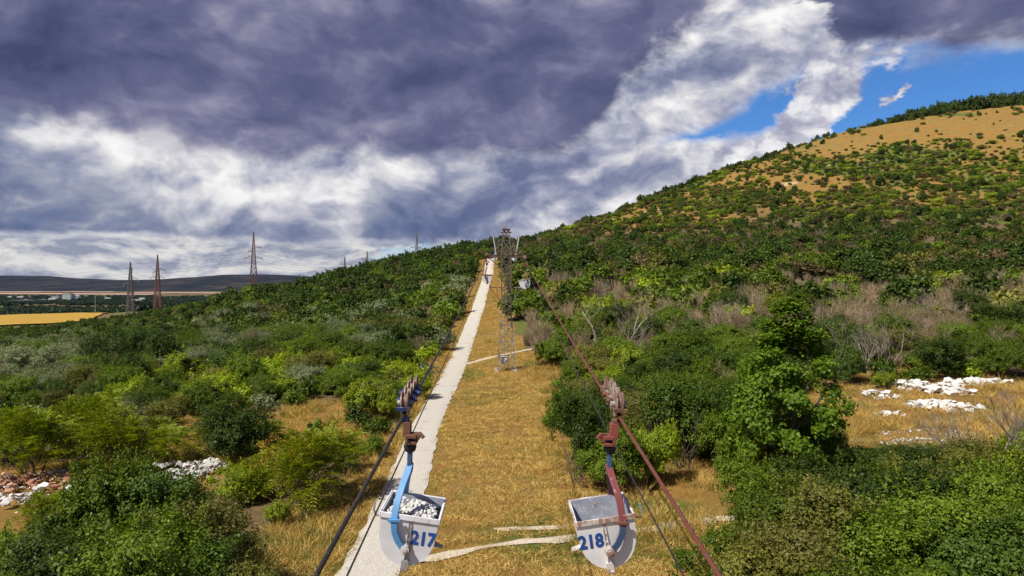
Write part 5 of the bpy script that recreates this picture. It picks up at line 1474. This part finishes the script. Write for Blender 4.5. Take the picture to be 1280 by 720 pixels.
def lay_grass():
    rng = np.random.default_rng(77)
    x = rng.uniform(-13, 12, 130000); y = 15 + 235 * rng.random(130000) ** 1.9
    m = corridor(x, y) & in_view(x, y); x, y = x[m], y[m]
    tr = np.abs(x - track_x(y)) < track_w(y) * 0.5 - 0.05 + vnoise(x, y, 0.8, 9) * 0.22
    x, y = x[~tr], y[~tr]
    # thin out over the side paths
    def near_line(x, y, line, w):
        m = np.zeros(len(x), bool)
        for (a, b), (c, d) in zip(line[:-1], line[1:]):
            t = np.clip(((x - a) * (c - a) + (y - b) * (d - b)) / ((c - a) ** 2 + (d - b) ** 2), 0, 1)
            m |= np.hypot(x - a - t * (c - a), y - b - t * (d - b)) < w
        return m
    m = near_line(x, y, [(-4.2, 24.2), (-3.0, 26.0), (-1.0, 26.9), (2.3, 27.3), (6, 28.4), (10, 29.6), (15, 31)], 0.34) | near_line(x, y, [(-1.6, 28.3), (1.0, 28.9), (3.2, 28.6), (6.0, 29.3)], 0.18) | near_line(x, y, [(-5.2, 84), (-3.6, 88.5), (-1.0, 92), (2.4, 95), (5, 97)], 0.45)
    x, y = x[~m], y[~m]
    m = rng.random(len(x)) < np.clip(0.50 + 0.60 * vnoise(x, y, 0.8, 61) + 0.35 * vnoise(x, y, 4.5, 62), 0.05, 1); x, y = x[m], y[m]
    gp = [(-4.2, 77, 2.6, 6), (3.4, 84, 2.0, 4), (3.0, 27.5, 5, 3.0), (6.5, 31, 3, 2), (-8.3, 26, 3, 5)]
    gf = np.zeros(len(x)) + 0.09 + 0.34 * _ss(0.05, 0.6, vnoise(x, y, 3, 13))
    for cx, cy, rx, ry in gp: gf = np.maximum(gf, 0.75 * np.exp(-(((x - cx) / rx) ** 2 + ((y - cy) / ry) ** 2)))
    grass('mown_grass', T_MOWN, x, y, rng, gf, 0.7, 1.5, 'short straw-coloured mown grass on the strip under the cables')
    # rough grass in the clearings and along the borders
    x = rng.uniform(-60, 70, 120000); y = rng.uniform(16, 92, 120000)
    c = in_clear(x, y, 0.8); e = corridor(x, y)
    e2 = (corridor(x + 1.3, y) ^ corridor(x - 1.3, y)) & (np.abs(x - track_x(y)) > track_w(y) * .5 + .15)
    verge = e & (x < track_x(y) - track_w(y) * 0.5 - 0.25)
    m = ((c & ~(e & (x > -8) & (x < 2.2))) | e2 | verge) & in_view(x, y) & (rng.random(len(x)) < np.clip(0.30 + 0.6 * vnoise(x, y, 3, 15), 0.06, 1) * np.where((x > 25) & (y > 54), 0.35, 1.0))
    x, y = x[m], y[m]
    hp = np.zeros(len(x), bool)
    for cx, cy, rx, ry in HEAPS: hp |= ((x - cx) / rx) ** 2 + ((y - cy) / ry) ** 2 < 1.1
    hp |= (np.abs(x - g_pt(25, 640)[0]) < 5) & (np.abs(y - g_pt(25, 645)[1]) < 3.5)
    x, y = x[~hp], y[~hp]
    gf = 0.10 + 0.35 * _ss(0.0, 0.6, vnoise(x, y, 5, 17))
    grass('rough_grass', T_TALL, x, y, rng, gf, 0.6, 1.25, 'uncut dry grass in the clearings and along the track verge')
    print('grass', len(x))
lay_grass()

# orange-yellow seed heads on the seeding shrub
def seed_heads():
    o = [q for q in COL.objects if q.name.startswith('seeding_shrub')][0]; rng = np.random.default_rng(3)
    C = clumps(rng, 4.0, 3.0, 7, 40); C = C[C[:, 2] > 1.5]; c = C[rng.integers(0, len(C), 46)] + [0, 0, 0.25]
    i = rng.integers(0, len(c), 900); pos = c[i] + rng.normal(size=(900, 3)) * 0.10; v = leaves(pos, sph(900, rng) + [0, 0, .5], 0.10, 0.08, rng)
    link('seed_heads', np_mesh('seed_heads', v, quads(v)), M_FLOWER, o)
seed_heads()

# ------------------------------------------------------------------ haze
def haze():
    mb = MB(); mb.box((0, 3950, 55), (17400, 9300, 260)); o = mb.build('haze', None)
    m = bpy.data.materials.new('haze'); m.use_nodes = True; t = m.node_tree; t.nodes.remove(t.nodes['Principled BSDF'])
    v = t.nodes.new('ShaderNodeVolumePrincipled'); v.inputs['Color'].default_value = (0.40, 0.52, 1.0, 1); v.inputs['Density'].default_value = 0.000011
    t.links.new(v.outputs[0], t.nodes['Material Output'].inputs['Volume']); o.data.materials.append(m)
    tag(o, 'thin pale haze hanging over the valley', 'haze', None, 'stuff')
haze()
